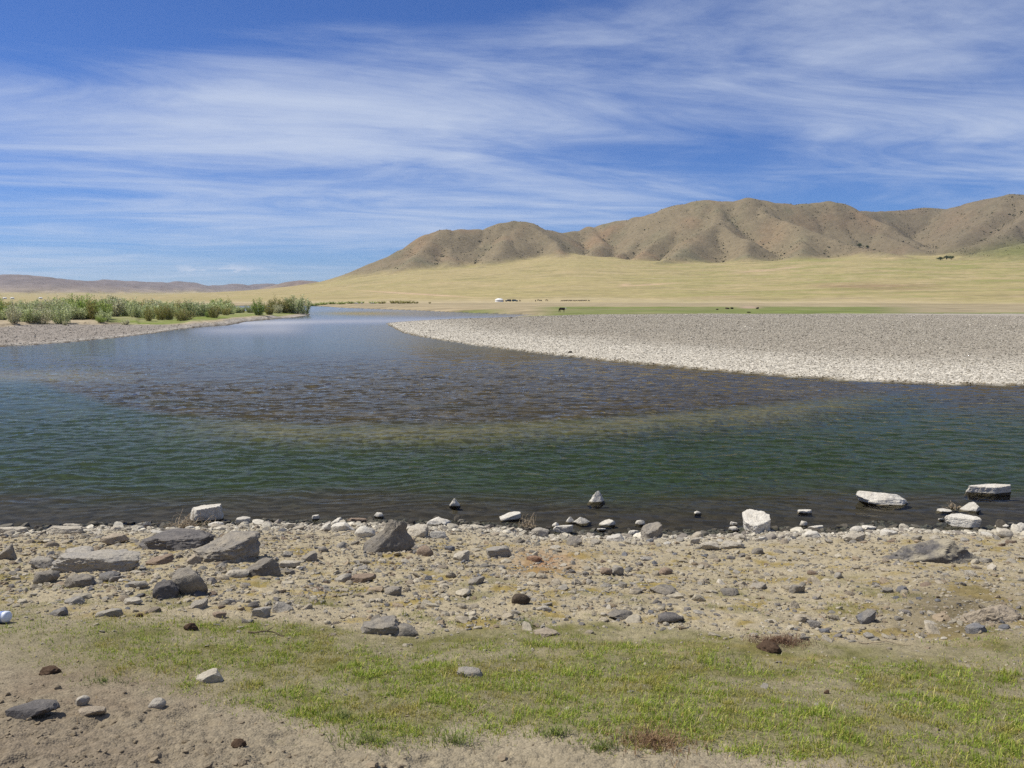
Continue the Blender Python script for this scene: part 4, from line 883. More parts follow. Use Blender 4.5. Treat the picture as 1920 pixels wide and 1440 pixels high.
o = mesh_np('grass', V, F, M_GRASS, {'col': ('FLOAT_COLOR', Cc)}, smooth=False); tag(o, 'short patchy green and yellow grass on the near bank', 'grass', kind='stuff')
# straw litter lying about, and the wiry reddish patch at the bottom edge
n = 5200; yy = np.exp(rng.uniform(math.log(3.7), math.log(11), n)); xx = rng.uniform(-1, 1, n) * (yy * 0.68 + 0.7); z = height(xx, yy); px, py = project(xx, yy, z); gm = grass_mask(xx, yy, px, py)
kp = rng.uniform(0, 1, n) < 0.15 + 0.85 * gm; xx, yy, z = xx[kp], yy[kp], z[kp]; n = len(xx)
V, F, Cc = blades(np.stack([xx, yy, z + 0.006], 1), rng.uniform(0.03, 0.11, n), rng.uniform(0.0022, 0.004, n), rng.normal(1.42, 0.12, n), rng.uniform(0, 6.28, n), palette(n, [(0.52, 0.44, 0.29), (0.40, 0.30, 0.17), (0.24, 0.17, 0.10)], [4, 3, 2]))
o = mesh_np('straw', V, F, M_GRASS, {'col': ('FLOAT_COLOR', Cc)}, smooth=False); tag(o, 'dry straw litter strewn over the near bank', 'straw', kind='stuff')
def patch(pxc, pyc, rx, ry, n, cols, wts, l0, lean, name, label, cat, kind='stuff'):
    P = ground_at(pxc, pyc); k = math.dist((0, 0, EYE), P) / FPX; th = rng.uniform(0, 6.28, n); q = np.abs(rng.normal(0, 0.5, n))
    xx = P[0] + np.cos(th) * q * rx * k; yy = P[1] + np.sin(th) * q * ry * k * 2.0; z = height(xx, yy)
    V, F, Cc = blades(np.stack([xx, yy, z - 0.004], 1), np.exp(rng.normal(math.log(l0), 0.35, n)), rng.uniform(0.003, 0.006, n), np.abs(rng.normal(lean, 0.3, n)), rng.uniform(0, 6.28, n), palette(n, cols, wts))
    o = mesh_np(name, V, F, M_GRASS, {'col': ('FLOAT_COLOR', Cc)}, smooth=False); return tag(o, label, cat, kind=kind)
patch(1225, 1398, 105, 40, 1000, [(0.24, 0.15, 0.08), (0.33, 0.225, 0.125), (0.15, 0.09, 0.05)], [3, 3, 2], 0.06, 0.9, 'withered_grass', 'wiry reddish brown withered grass at the bottom edge', 'grass')
patch(1462, 1205, 60, 18, 1300, [(0.20, 0.12, 0.075), (0.13, 0.08, 0.05), (0.30, 0.21, 0.14)], [3, 3, 1], 0.05, 1.1, 'withered_grass', 'brown withered mat of grass at the top of the right grass', 'grass')
GT = [(0.19, 0.235, 0.06), (0.25, 0.28, 0.08), (0.14, 0.18, 0.05)]
for (a, b, rx, ry, l0, lab) in ((985, 1172, 16, 6, 0.10, 'taller green grass tuft beside the flat tan stone'), (855, 1395, 48, 14, 0.13, 'sprawling long bladed grass tuft on sand at bottom centre'), (1130, 1410, 22, 9, 0.08, 'small green grass tuft on sand left of the withered patch'),
                            (690, 1395, 60, 16, 0.11, 'grass tuft growing down onto the sand left of centre'), (640, 1350, 40, 10, 0.09, 'dark green grass tuft at the lower edge of the turf'), (1040, 1378, 24, 10, 0.09, 'green tuft at the lip of the sandy hollow'), (195, 1280, 44, 14, 0.06, 'dense short green tuft at left above the pale stones')):
    patch(a, b, rx * 1.5, ry * 1.2, 120, GT, [3, 2, 2], l0 * 0.8, 0.95, 'grass_tuft', lab, 'grass tuft', kind=None)

# ------------------------------------------------------------------ twigs, roots, dung, bottle
M_WOOD = plain_mat('bleached_wood', (0.36, 0.29, 0.20), 0.85, 0.1, 0.35, 40); M_DARKWOOD = plain_mat('dark_wood', (0.10, 0.075, 0.055), 0.9, 0.1, 0.3, 40); M_DUNG = plain_mat('dry_dung', (0.075, 0.050, 0.034), 0.95, 0.05, 0.35, 60)
def tubes(paths, rads, sides=5):
    Vs, Fs, o = [], [], 0
    for P, r in zip(paths, rads):
        P = np.asarray(P); m = len(P); T = np.gradient(P, axis=0); T /= np.linalg.norm(T, axis=1)[:, None] + 1e-9
        A = np.cross(T, np.array([0.31, 0.17, 0.93])); A /= np.linalg.norm(A, axis=1)[:, None] + 1e-9; B = np.cross(T, A)
        th = np.arange(sides) * 2 * np.pi / sides; rr = r * np.linspace(1, 0.45, m)
        V = P[:, None, :] + rr[:, None, None] * (np.cos(th)[None, :, None] * A[:, None, :] + np.sin(th)[None, :, None] * B[:, None, :])
        Vs.append(V.reshape(-1, 3)); i = (np.arange(m - 1)[:, None] * sides + np.arange(sides)[None, :]).ravel(); j = (np.arange(m - 1)[:, None] * sides + (np.arange(sides)[None, :] + 1) % sides).ravel()
        Fs.append(np.stack([i, j, j + sides, i + sides], 1) + o); o += m * sides
    return np.concatenate(Vs), np.concatenate(Fs)
def tangle(px, py, w, h, n, label, mat, name='root_tangle'):
    P = ground_at(px, py); k = math.dist((0, 0, EYE), P) / FPX; W, H = w * k, h * k; paths = []
    for i in range(n):
        a = rng.uniform(0, 6.28); st = np.array([rng.normal(0, W * 0.22), rng.normal(0, W * 0.12), 0]); d = np.array([math.cos(a) * rng.uniform(0.4, 1), math.sin(a) * 0.5, rng.uniform(0.1, 1.0)])
        L = W * rng.uniform(0.25, 0.6); q = [st]
        for j in range(7): d = d + rng.normal(0, 0.28, 3) + np.array([0, 0, -0.13]); d /= np.linalg.norm(d); q.append(q[-1] + d * L / 7)
        q = np.array(q); q[:, 2] = np.clip(q[:, 2] * H / (W * 0.35), -0.03, H); paths.append(q)
    V, F = tubes(paths, rng.uniform(0.0045, 0.010, n)); o = mesh_np(name, V, F, mat); o.location = (P[0], P[1], P[2] - 0.005); return tag(o, label, 'driftwood')
tangle(352, 990, 70, 26, 95, 'matted brown roots washed up below the large white slab', M_WOOD); tangle(272, 990, 40, 12, 26, 'small arching root clump on the waterline at left', M_DARKWOOD)
tangle(990, 988, 34, 26, 46, 'pale root tuft standing on the shore near centre', M_WOOD); tangle(1790, 952, 24, 11, 34, 'dry twigs caught in the shallows at right', M_WOOD, 'twig_clump')
def twig(px, py, w, ang, label, mat, th=0.006):
    P = ground_at(px, py); k = math.dist((0, 0, EYE), P) / FPX; L = w * k; t = np.linspace(-0.5, 0.5, 9)
    X = P[0] + t * L * math.cos(ang); Y = P[1] + t * L * math.sin(ang) * 1.5 + 0.02 * np.sin(t * 9); Z = height(X, Y) + th + 0.012 + 0.01 * np.cos(t * 7)
    paths = [np.stack([X, Y, Z], 1)]; m = len(X) // 2; q = paths[0][m]; paths.append(np.array([q + np.array([L * 0.16 * u, L * 0.14 * u, 0.02 * u]) for u in np.linspace(0, 1, 4)]))
    V, F = tubes(paths, [th, th * 0.6]); o = mesh_np('twig', V, F, mat); return tag(o, label, 'twig')
twig(500, 1191, 66, -0.05, 'dark straight twig lying at the top of the left grass', M_DARKWOOD, 0.008); twig(655, 1160, 30, 0.5, 'short dark twig on bare soil left of the split slab', M_DARKWOOD)
twig(945, 1100, 34, -0.3, 'thin pale branching twig above the blackish lump', M_WOOD); twig(1660, 1208, 80, -0.08, 'long pale stick at the right edge of the grass', M_WOOD, 0.005); twig(160, 1004, 36, 0.0, 'thin straw coloured stick among waterline stones at left', M_WOOD)
twig(905, 1335, 60, 0.7, 'dry stalk lying across the grass below the pale flat stone', M_WOOD, 0.003)
def dung(px, py, w, h, label, seed):
    P = ground_at(px, py); k = math.dist((0, 0, EYE), P) / FPX; V, F = rock_verts(seed, 4, 'round', 0.16); V = V * np.array([w, w * 0.8, h * 1.3]) * k
    o = mesh_np('dung', V, F, M_DUNG); o.location = (P[0], P[1], P[2] + h * k * 0.25); return tag(o, label, 'dung')
dung(358, 1180, 24, 13, 'dark crumbled dung in the left grass', 31); dung(1442, 1220, 40, 15, 'dark dung on the brown mat at the top of the right grass', 32); dung(262, 1158, 11, 7, 'small dark dropping beside the thin grey stone', 33); dung(95, 1262, 34, 11, 'dark brown clod with twigs at lower left', 34); dung(447, 1400, 26, 14, 'dark scrap half buried in the sand at bottom left', 35); dung(1550, 1302, 9, 7, 'tiny dark dropping in the right grass', 36)
M_PLASTIC = plain_mat('white_plastic', (0.68, 0.72, 0.80), 0.35, 0.5, 0.08, 20); M_DIRTY = plain_mat('dirty_plastic', (0.40, 0.34, 0.32), 0.5, 0.4, 0.2, 20); M_LBL = plain_mat('blue_print', (0.16, 0.22, 0.42), 0.4, 0.4, 0.2, 30)
def lathe(prof, n=24):
    prof = np.array(prof); th = np.arange(n) * 2 * np.pi / n; m = len(prof)
    V = np.stack([prof[:, 0][:, None] * np.cos(th), prof[:, 0][:, None] * np.sin(th), np.repeat(prof[:, 1][:, None], n, 1)], -1).reshape(-1, 3)
    i = (np.arange(m - 1)[:, None] * n + np.arange(n)[None, :]).ravel(); j = (np.arange(m - 1)[:, None] * n + (np.arange(n)[None, :] + 1) % n).ravel()
    return V, np.stack([i, j, j + n, i + n], 1)
P = ground_at(2, 1168); bt = empty('plastic_bottle', (P[0] - 0.02, P[1], P[2] + 0.052)); bt.rotation_euler = (0, R(82), R(-14))
for nm, pr, mt in (('body', [(0.001, 0.115), (0.040, 0.115), (0.052, 0.100), (0.052, -0.12), (0.045, -0.16), (0.02, -0.19), (0.016, -0.205)], M_PLASTIC), ('label_band', [(0.0532, 0.030), (0.0532, 0.078)], M_LBL), ('shoulder', [(0.0534, -0.06), (0.0534, -0.005)], M_DIRTY), ('cap', [(0.001, -0.232), (0.019, -0.232), (0.019, -0.203), (0.016, -0.203)], M_DIRTY)):
    V, F = lathe(pr); mesh_np(nm, V, F, mt, parent=bt)
tag(bt, 'white and blue plastic bottle lying at the left edge of the bank', 'bottle')

# ------------------------------------------------------------------ willows
M_STEM = plain_mat('willow_stem', (0.16, 0.115, 0.085), 0.9, 0.1, 0.25, 10)
SHRUB = {'sage': [(0.215, 0.235, 0.150), (0.165, 0.190, 0.110), (0.27, 0.275, 0.195), (0.12, 0.145, 0.075)], 'green': [(0.110, 0.150, 0.040), (0.150, 0.190, 0.055), (0.075, 0.105, 0.030), (0.18, 0.21, 0.08)],
         'olive': [(0.120, 0.125, 0.045), (0.155, 0.150, 0.060), (0.085, 0.088, 0.034), (0.20, 0.165, 0.085)], 'grey': [(0.255, 0.250, 0.195), (0.20, 0.195, 0.145), (0.31, 0.30, 0.24), (0.15, 0.145, 0.10)]}
def shrub_mesh(kind, seed, nleaf=2300, domed=False):
    r = np.random.default_rng(seed); ns = 26; th = r.uniform(0, 6.28, ns); spread = np.sqrt(r.uniform(0, 1, ns)); hh = r.uniform(0.50, 1.0, ns) * (1 - 0.28 * spread ** 2)
    paths = []; LV = []
    for i in range(ns):
        t = np.linspace(0, 1, 6); rr = spread[i] * 0.46 * (0.42 + 0.58 * t ** (0.9 if not domed else 0.5)); bend = r.normal(0, 0.04, 2)
        paths.append(np.stack([rr * np.cos(th[i]) + bend[0] * t * t, rr * np.sin(th[i]) + bend[1] * t * t, t * hh[i]], 1))
    V, F = tubes(paths, np.full(ns, 0.010), 3)
    st = mesh_np('stems', V, F, M_STEM, link=False)
    k = r.integers(0, ns, nleaf); t = r.uniform(0.03, 1.04, nleaf) ** 0.9; ti = np.clip(t * 5, 0, 4.999).astype(int); f = t * 5 - ti
    PP = np.array(paths); base = PP[k, ti] * (1 - f)[:, None] + PP[k, np.minimum(ti + 1, 5)] * f[:, None]
    base = base + r.normal(0, 1, (nleaf, 3)) * np.array([0.050, 0.050, 0.028]); base[:, 2] = np.maximum(base[:, 2], 0.01)
    d = np.stack([np.cos(th[k]) * 0.5 + r.normal(0, 0.5, nleaf), np.sin(th[k]) * 0.5 + r.normal(0, 0.5, nleaf), r.uniform(0.3, 1.4, nleaf)], 1); d /= np.linalg.norm(d, axis=1)[:, None]
    sd = np.cross(d, r.normal(size=(nleaf, 3))); sd /= np.linalg.norm(sd, axis=1)[:, None]; L = r.uniform(0.038, 0.085, nleaf)[:, None]; W = L * 0.24
    V = np.stack([base, base + d * L * 0.5 + sd * W, base + d * L, base + d * L * 0.5 - sd * W], 1).reshape(-1, 3)
    F = np.arange(nleaf * 4).reshape(-1, 4); c = np.array(SHRUB[kind]); ci = r.integers(0, 4, nleaf); cc = c[ci] * np.array([2.45, 2.45, 2.0]) * r.uniform(0.75, 1.25, (nleaf, 1))
    fo = mesh_np('foliage', V, F, M_LEAF, {'col': ('FLOAT_COLOR', np.repeat(cc, 4, 0))}, smooth=False, link=False)
    return st, fo
SH = {(k, v): shrub_mesh(k, 300 + v * 11 + i * 101) for i, k in enumerate(SHRUB) for v in range(3)}
def shrub(px, py, w, h, kind, label, group, at=None, name='willow_shrub'):
    P = ground_at(px, py) if at is None else at
    k = math.dist((0, 0, EYE), P) / FPX; e = empty(name, (P[0], P[1], P[2] - 0.05), random.uniform(0, 6.28)); st, fo = SH[kind, random.randrange(3)]
    for nm, me in (('stems', st), ('foliage', fo)):
        o = bpy.data.objects.new(nm, me); C.objects.link(o); o.parent = e
    e.scale = (w * k, w * k, h * k * 1.03); return tag(e, label, 'shrub', group)
G1 = 'willows of the left bank'
FRONT = [(6, 598, 34, 33, 'green', 'dark green willow at the left edge of the picture'), (27, 606, 24, 32, 'grey', 'grey willow standing forward of the thicket at left'), (44, 597, 36, 30, 'sage', 'sage willow right of the forward grey one'),
 (64, 598, 36, 31, 'sage', 'sage willow in the middle of the left thicket front'), (86, 598, 32, 33, 'grey', 'greyish willow left of the tall grey one'), (107, 597, 30, 39, 'grey', 'tall grey willow rising above the left thicket'),
 (124, 598, 30, 30, 'sage', 'sage willow between the tall grey and the tall green ones'), (141, 597, 32, 39, 'green', 'tall fresh green willow, left of the green pair'), (160, 598, 44, 40, 'green', 'tall fresh green willow, right of the green pair'),
 (181, 599, 38, 36, 'olive', 'olive willow at the right end of the left thicket'), (200, 600, 32, 34, 'green', 'green willow where the thicket meets the meadow'), (190, 604, 20, 12, 'green', 'low green bush on the lip of the bank scarp'),
 (235, 609, 17, 10, 'grey', 'little grey bush alone on the meadow edge'), (254, 595, 30, 25, 'sage', 'sage willow behind the little grey bush'), (279, 602, 17, 26, 'olive', 'narrow dark olive willow, leftmost on the meadow'),
 (301, 600, 24, 29, 'olive', 'olive willow, middle of the trio on the meadow'), (316, 600, 20, 27, 'olive', 'dark olive willow, right of the trio on the meadow'), (346, 601, 38, 22, 'olive', 'wide low olive willow in the middle of the meadow'),
 (390, 595, 13, 14, 'green', 'little green bush left of the olive meadow willow'), (402, 596, 24, 25, 'olive', 'olive willow standing on the meadow near the river bend'), (428, 586, 18, 27, 'olive', 'dark upright willow behind the meadow'),
 (455, 586, 12, 12, 'olive', 'small dark bush at the back of the meadow'), (484, 591, 28, 30, 'green', 'bright green willow left of the point'), (505, 590, 20, 18, 'olive', 'low olive willow right of the bright green one'),
 (515, 586, 26, 30, 'olive', 'tall brownish olive willow behind the low one'), (538, 587, 34, 28, 'olive', 'dark olive willow at the foot of the big sage willow'), (555, 588, 46, 35, 'sage', 'big rounded sage willow on the point'), (571, 589, 28, 30, 'sage', 'sage willow at the very tip of the point'),
 (372, 590, 18, 16, 'olive', 'small olive bush in the back of the meadow by the trio'), (67, 602, 10, 8, 'sage', 'tiny bush on the dry flat before the thicket'), (122, 610, 9, 9, 'grey', 'tiny grey bush on the bank scarp')]
for q in FRONT: shrub(*q, G1)
xs = -20.0
while xs < 545:                                # the thicket behind, one mass of like bushes
    for row, (d0, hh) in enumerate(((150, 3.0), (175, 3.2), (205, 3.3))):
        px = xs + random.uniform(-9, 9); az_ = math.atan2(*ray(px, 600)[:2]); D = d0 + random.uniform(-9, 9) + max(0, (px - 300) * 0.10)
        if px > 200 and row == 0: continue
        if px > 440 and row < 2: continue
        X, Y = math.sin(az_) * D, math.cos(az_) * D; h, s0 = height(np.array([X]), np.array([Y]))[0], river_sd(np.array([X]), np.array([Y]))[0]
        if s0 < 3: continue
        k = D / FPX; ht = hh * random.uniform(0.55, 1.15) * (0.8 if px > 430 else 1)
        shrub(0, 0, random.uniform(1.15, 1.7) * ht / k, ht / k, (kk := random.choices(('sage', 'grey', 'olive', 'green'), (6, 3, 2, 1.2))[0]), {'sage': 'sage green', 'grey': 'dusty grey', 'olive': 'olive', 'green': 'fresh green'}[kk] + ' willow in the ' + ('left' if px < 130 else 'middle' if px < 300 else 'right') + ' part of the dense thicket, ' + ('front', 'middle', 'back')[row] + ' row', 'willows of the thicket', at=np.array([X, Y, h]))
    xs += 14
for i, (px, w, h) in enumerate(((590, 26, 6), (606, 22, 6), (622, 20, 5), (640, 22, 5.5), (658, 20, 5), (676, 16, 5), (700, 18, 5), (716, 20, 5), (738, 16, 6), (752, 24, 6.5), (768, 20, 6), (780, 12, 4), (806, 6, 3))):
    az_ = math.atan2(*ray(px, 570)[:2]); D = 445 + 4 * (i % 3); X, Y = math.sin(az_) * D, math.cos(az_) * D; h0 = height(np.array([X]), np.array([Y]))[0]
    shrub(0, 0, w, h, 'olive' if i > 6 else 'green', 'low willow in the line along the far shore, ' + ('first', 'second', 'third', 'fourth', 'fifth', 'sixth', 'seventh', 'eighth', 'ninth', 'tenth', 'eleventh', 'twelfth', 'last')[i] + ' from the left', 'willows along the far shore', at=np.array([X, Y, h0]))
# the round tree behind the thicket
def tree(px, py, w, h, label, D=None, cat='tree'):
    if D: az_ = math.atan2(*ray(px, py)[:2]); X, Y = math.sin(az_) * D, math.cos(az_) * D; P = np.array([X, Y, height(np.array([X]), np.array([Y]))[0]])
    else: P = ground_at(px, py)
    k = math.dist((0, 0, EYE), P) / FPX; W, H = w * k, h * k; r = np.random.default_rng(int(px)); e = empty('round_tree', P); nl = 1600
    paths = [np.array([[0, 0, -0.1], [0.02 * W, 0, H * 0.25], [0, 0.02 * W, H * 0.5]])] + [np.array([[0, 0, H * 0.25], [math.cos(a) * W * 0.18, math.sin(a) * W * 0.18, H * 0.5], [math.cos(a) * W * 0.33, math.sin(a) * W * 0.33, H * 0.72]]) for a in np.arange(6) * 1.05]
    V, F = tubes(paths, [W * 0.045] + [W * 0.02] * 6, 6); mesh_np('trunk', V, F, M_STEM, parent=e)
    cen = r.normal(size=(26, 3)); cen /= np.linalg.norm(cen, axis=1)[:, None]; cen *= r.uniform(0.35, 0.95, (26, 1)); b = cen[r.integers(0, 26, nl)] + r.normal(0, 0.17, (nl, 3)); b = b * np.array([W * 0.46, W * 0.46, H * 0.36]) + np.array([0, 0, H * 0.60])
    d = r.normal(size=(nl, 3)); d /= np.linalg.norm(d, axis=1)[:, None]; sd = np.cross(d, r.normal(size=(nl, 3))); sd /= np.linalg.norm(sd, axis=1)[:, None]; L = W * r.uniform(0.05, 0.10, nl)[:, None]
    V = np.stack([b, b + d * L * 0.5 + sd * L * 0.4, b + d * L, b + d * L * 0.5 - sd * L * 0.4], 1).reshape(-1, 3); c = np.array(SHRUB['green'])[r.integers(0, 3, nl)] * r.uniform(0.6, 1.0, (nl, 1))
    mesh_np('crown', V, np.arange(nl * 4).reshape(-1, 4), M_LEAF, {'col': ('FLOAT_COLOR', np.repeat(c, 4, 0))}, smooth=False, parent=e); return tag(e, label, cat)
tree(213, 572, 17, 20, 'round dark green tree rising behind the thicket', D=300)
for px, py, w, h, lab in ((1612, 464, 9, 7, 'dark tree in the hill valley, left of its pair'), (1626, 465, 6, 4, 'smaller dark tree in the hill valley, right of its pair'), (1775, 487, 9, 7, 'dark tree at the mouth of the right valley, left of two'), (1784, 487, 9, 7, 'dark tree at the mouth of the right valley, right of two'), (1763, 488, 12, 5, 'low spreading tree left of the two dark valley trees')):
    tree(px, py, w, h, lab)

# ------------------------------------------------------------------ shrubs speckling the hills
hx, hy, hz_, hh_, hpx, hpy = hill_pts
idx = rng.choice(len(hx), 60000, replace=True); X = hx[idx] + rng.uniform(-3, 3, 60000); Y = hy[idx] + rng.uniform(-3, 3, 60000)
ok = (hh_[idx] > 6) & (rng.uniform(0, 1, 60000) < 0.13 + 0.87 * sstep(0.0, 0.45, fbm(X / 110 + 40, Y / 110, 4, 0.6)) * (0.4 + 0.6 * sstep(1000, 1700, hpx[idx])))
e_ = 14.0; zc = height(X, Y); curv = (height(X + e_, Y) + height(X - e_, Y) + height(X, Y + e_) + height(X, Y - e_)) / 4 - zc
ok |= (curv > 1.3) & (hh_[idx] > 6); X, Y, zc, curv = X[ok], Y[ok], zc[ok], curv[ok]; n = len(X)
sz = np.clip(np.exp(rng.normal(math.log(1.05), 0.5, n)), 0.5, 4.2) * (1 + 0.5 * (curv > 1.3)); S = sz[:, None] * np.stack([rng.uniform(0.8, 1.3, n), rng.uniform(0.8, 1.3, n), rng.uniform(0.5, 0.9, n)], 1)
scatter('hill_bushes', np.stack([X, Y, zc + sz * 0.2], 1), S, rot(n, 0.1), palette(n, [(0.075, 0.078, 0.034), (0.055, 0.058, 0.028), (0.10, 0.09, 0.05)], [3, 2, 2]), PROTO, 'dark low bushes speckling the brown hillsides', 'bushes')

# ------------------------------------------------------------------ camp across the river: ger, two cars, cattle
M_FELT = plain_mat('white_felt', (0.78, 0.77, 0.74), 0.9, 0.1, 0.05, 3); M_ROPE = plain_mat('rope', (0.30, 0.26, 0.20), 0.9, 0.1, 0.1, 3); M_DOOR = plain_mat('painted_door', (0.32, 0.14, 0.07), 0.6, 0.3, 0.1, 3); M_IRON = plain_mat('iron', (0.06, 0.06, 0.06), 0.6, 0.4, 0.1, 5)
def box(sx, sy, sz, cx=0, cy=0, cz=0, taper=1.0):
    V = np.array([(x * sx / 2 * (taper if z > 0 else 1), y * sy / 2 * (taper if z > 0 else 1), z * sz / 2) for z in (-1, 1) for y in (-1, 1) for x in (-1, 1)]) + np.array([cx, cy, cz])
    return V, np.array([(0, 2, 3, 1), (4, 5, 7, 6), (0, 1, 5, 4), (2, 6, 7, 3), (0, 4, 6, 2), (1, 3, 7, 5)])
def ger(P, rad, label, face):
    e = empty('felt_tent', P, face); k = rad / 3.0
    for nm, pr, mt in (('wall', [(3.0, -0.1), (3.0, 1.55), (2.98, 1.62)], M_FELT), ('roof', [(3.08, 1.55), (2.95, 1.72), (1.9, 2.28), (0.72, 2.62), (0.66, 2.70), (0.01, 2.74)], M_FELT), ('rope_band', [(3.02, 0.95), (3.03, 1.02), (3.02, 1.08)], M_ROPE), ('crown_ring', [(0.74, 2.60), (0.78, 2.70), (0.66, 2.76)], M_ROPE), ('stove_pipe', [(0.09, 2.5), (0.09, 3.4), (0.01, 3.4)], M_IRON)):
        V, F = lathe(np.array(pr) * k, 28); mesh_np(nm, V, F, mt, parent=e, sharp=40)
    V, F = box(0.95 * k, 0.16 * k, 1.5 * k, 0, -3.02 * k, 0.72 * k); mesh_np('door', V, F, M_DOOR, parent=e, smooth=False); return tag(e, label, 'ger tent', 'felt tents on the steppe')
P = ground_at(936, 566.2); ger(P, 3.0 * math.dist((0, 0, 5), P) / 580, 'white round felt tent beside two parked cars', R(80))
def far_pt(px, D):
    az_ = math.atan2(*ray(px, 560)[:2]); X, Y = math.sin(az_) * D, math.cos(az_) * D; return np.array([X, Y, height(np.array([X]), np.array([Y]))[0]])
for px, lab in ((9, 'white felt tent on the far plain, leftmost of three'), (23, 'white felt tent on the far plain, second from the left'), (76, 'white felt tent on the far plain, apart on the right')):
    ger(far_pt(px, 1650), 3.2, lab, R(30))
M_GLASS = plain_mat('car_glass', (0.02, 0.025, 0.03), 0.08, 0.6, 0.0, 2); M_TYRE = plain_mat('tyre', (0.02, 0.02, 0.02), 0.9, 0.1, 0.1, 20); M_RIM = plain_mat('rim', (0.45, 0.45, 0.46), 0.35, 0.5, 0.05, 9, 0.6); M_LAMP = plain_mat('lamp_glass', (0.7, 0.7, 0.66), 0.2, 0.5, 0.02, 9)
def car(P, paint, label, face, pickup=False):
    e = empty('parked_car', P, face); prof = [(-2.25, 0.35), (-2.3, 0.75), (-2.2, 0.98), (-1.05, 1.05), (-0.45, 1.62), (1.65, 1.66), (2.12, 1.08), (2.2, 0.7), (2.15, 0.35)]
    bm = bmesh.new(); vs = [[bm.verts.new((x, s * (0.88 if z < 1.2 else 0.72), z)) for x, z in prof] for s in (-1, 1)]
    bm.faces.new(vs[0][::-1]); bm.faces.new(vs[1])
    for i in range(len(prof)): j = (i + 1) % len(prof); bm.faces.new((vs[0][i], vs[0][j], vs[1][j], vs[1][i]))
    bmesh.ops.recalc_face_normals(bm, faces=bm.faces); bmesh.ops.bevel(bm, geom=bm.edges[:], offset=0.05, segments=2, affect='EDGES')
    me = bpy.data.meshes.new('body'); bm.to_mesh(me); bm.free(); me.materials.append(paint); o = bpy.data.objects.new('body', me); C.objects.link(o); o.parent = e
    for s in (-1, 1):
        for q in ([(-0.72, 1.14), (-0.36, 1.52), (0.45, 1.54), (0.45, 1.14)], [(0.55, 1.14), (0.55, 1.54), (1.55, 1.55), (1.85, 1.14)]):
            V = np.array([(x, s * (0.905 - (z - 1.05) * 0.26 + d), z) for d in (0.0, -0.03) for x, z in q]); mesh_np('window', V, np.array([(0, 1, 2, 3), (7, 6, 5, 4), (0, 4, 5, 1), (1, 5, 6, 2), (2, 6, 7, 3), (3, 7, 4, 0)]), M_GLASS, parent=e, smooth=False)
        for wx in (-1.4, 1.35):
            V, F = lathe([(0.01, -0.11), (0.28, -0.11), (0.36, -0.08), (0.36, 0.08), (0.28, 0.11), (0.01, 0.11)], 20); t = mesh_np('wheel', V, F, M_TYRE, parent=e, sharp=40); t.location = (wx, s * 0.80, 0.36); t.rotation_euler = (R(90), 0, 0)
            V, F = lathe([(0.01, 0.118), (0.20, 0.118), (0.21, 0.10), (0.21, -0.118), (0.01, -0.118)], 16); mesh_np('rim', V, F, M_RIM, parent=t, sharp=40)
        V, F = box(0.06, 0.34, 0.16, -2.30, s * 0.62, 0.82); mesh_np('headlight', V, F, M_LAMP, parent=e, smooth=False)
    for a, b in (((-1.02, 1.10), (-0.50, 1.58)), ((2.10, 1.15), (1.74, 1.60))):
        d = -0.025 if a[0] < 0 else 0.025; V = np.array([(a[0] + d + q, -0.72, a[1]) for q in (0, 0.03)] + [(a[0] + d + q, 0.72, a[1]) for q in (0, 0.03)] + [(b[0] + d + q, -0.62, b[1]) for q in (0, 0.03)] + [(b[0] + d + q, 0.62, b[1]) for q in (0, 0.03)])
        mesh_np('windscreen', V, np.array([(0, 2, 6, 4), (1, 5, 7, 3), (0, 4, 5, 1), (2, 3, 7, 6), (4, 6, 7, 5), (0, 1, 3, 2)]), M_GLASS, parent=e, smooth=False)
    return tag(e, label, 'car', 'cars parked by the felt tent')
car(ground_at(953, 565.6), plain_mat('dark_paint', (0.035, 0.045, 0.055), 0.3, 0.5, 0.03, 2), 'dark grey car parked next to the felt tent', R(12)); car(ground_at(965.5, 565.6), plain_mat('teal_paint', (0.02, 0.075, 0.10), 0.3, 0.5, 0.03, 2), 'dark teal car parked right of the grey one', R(172))
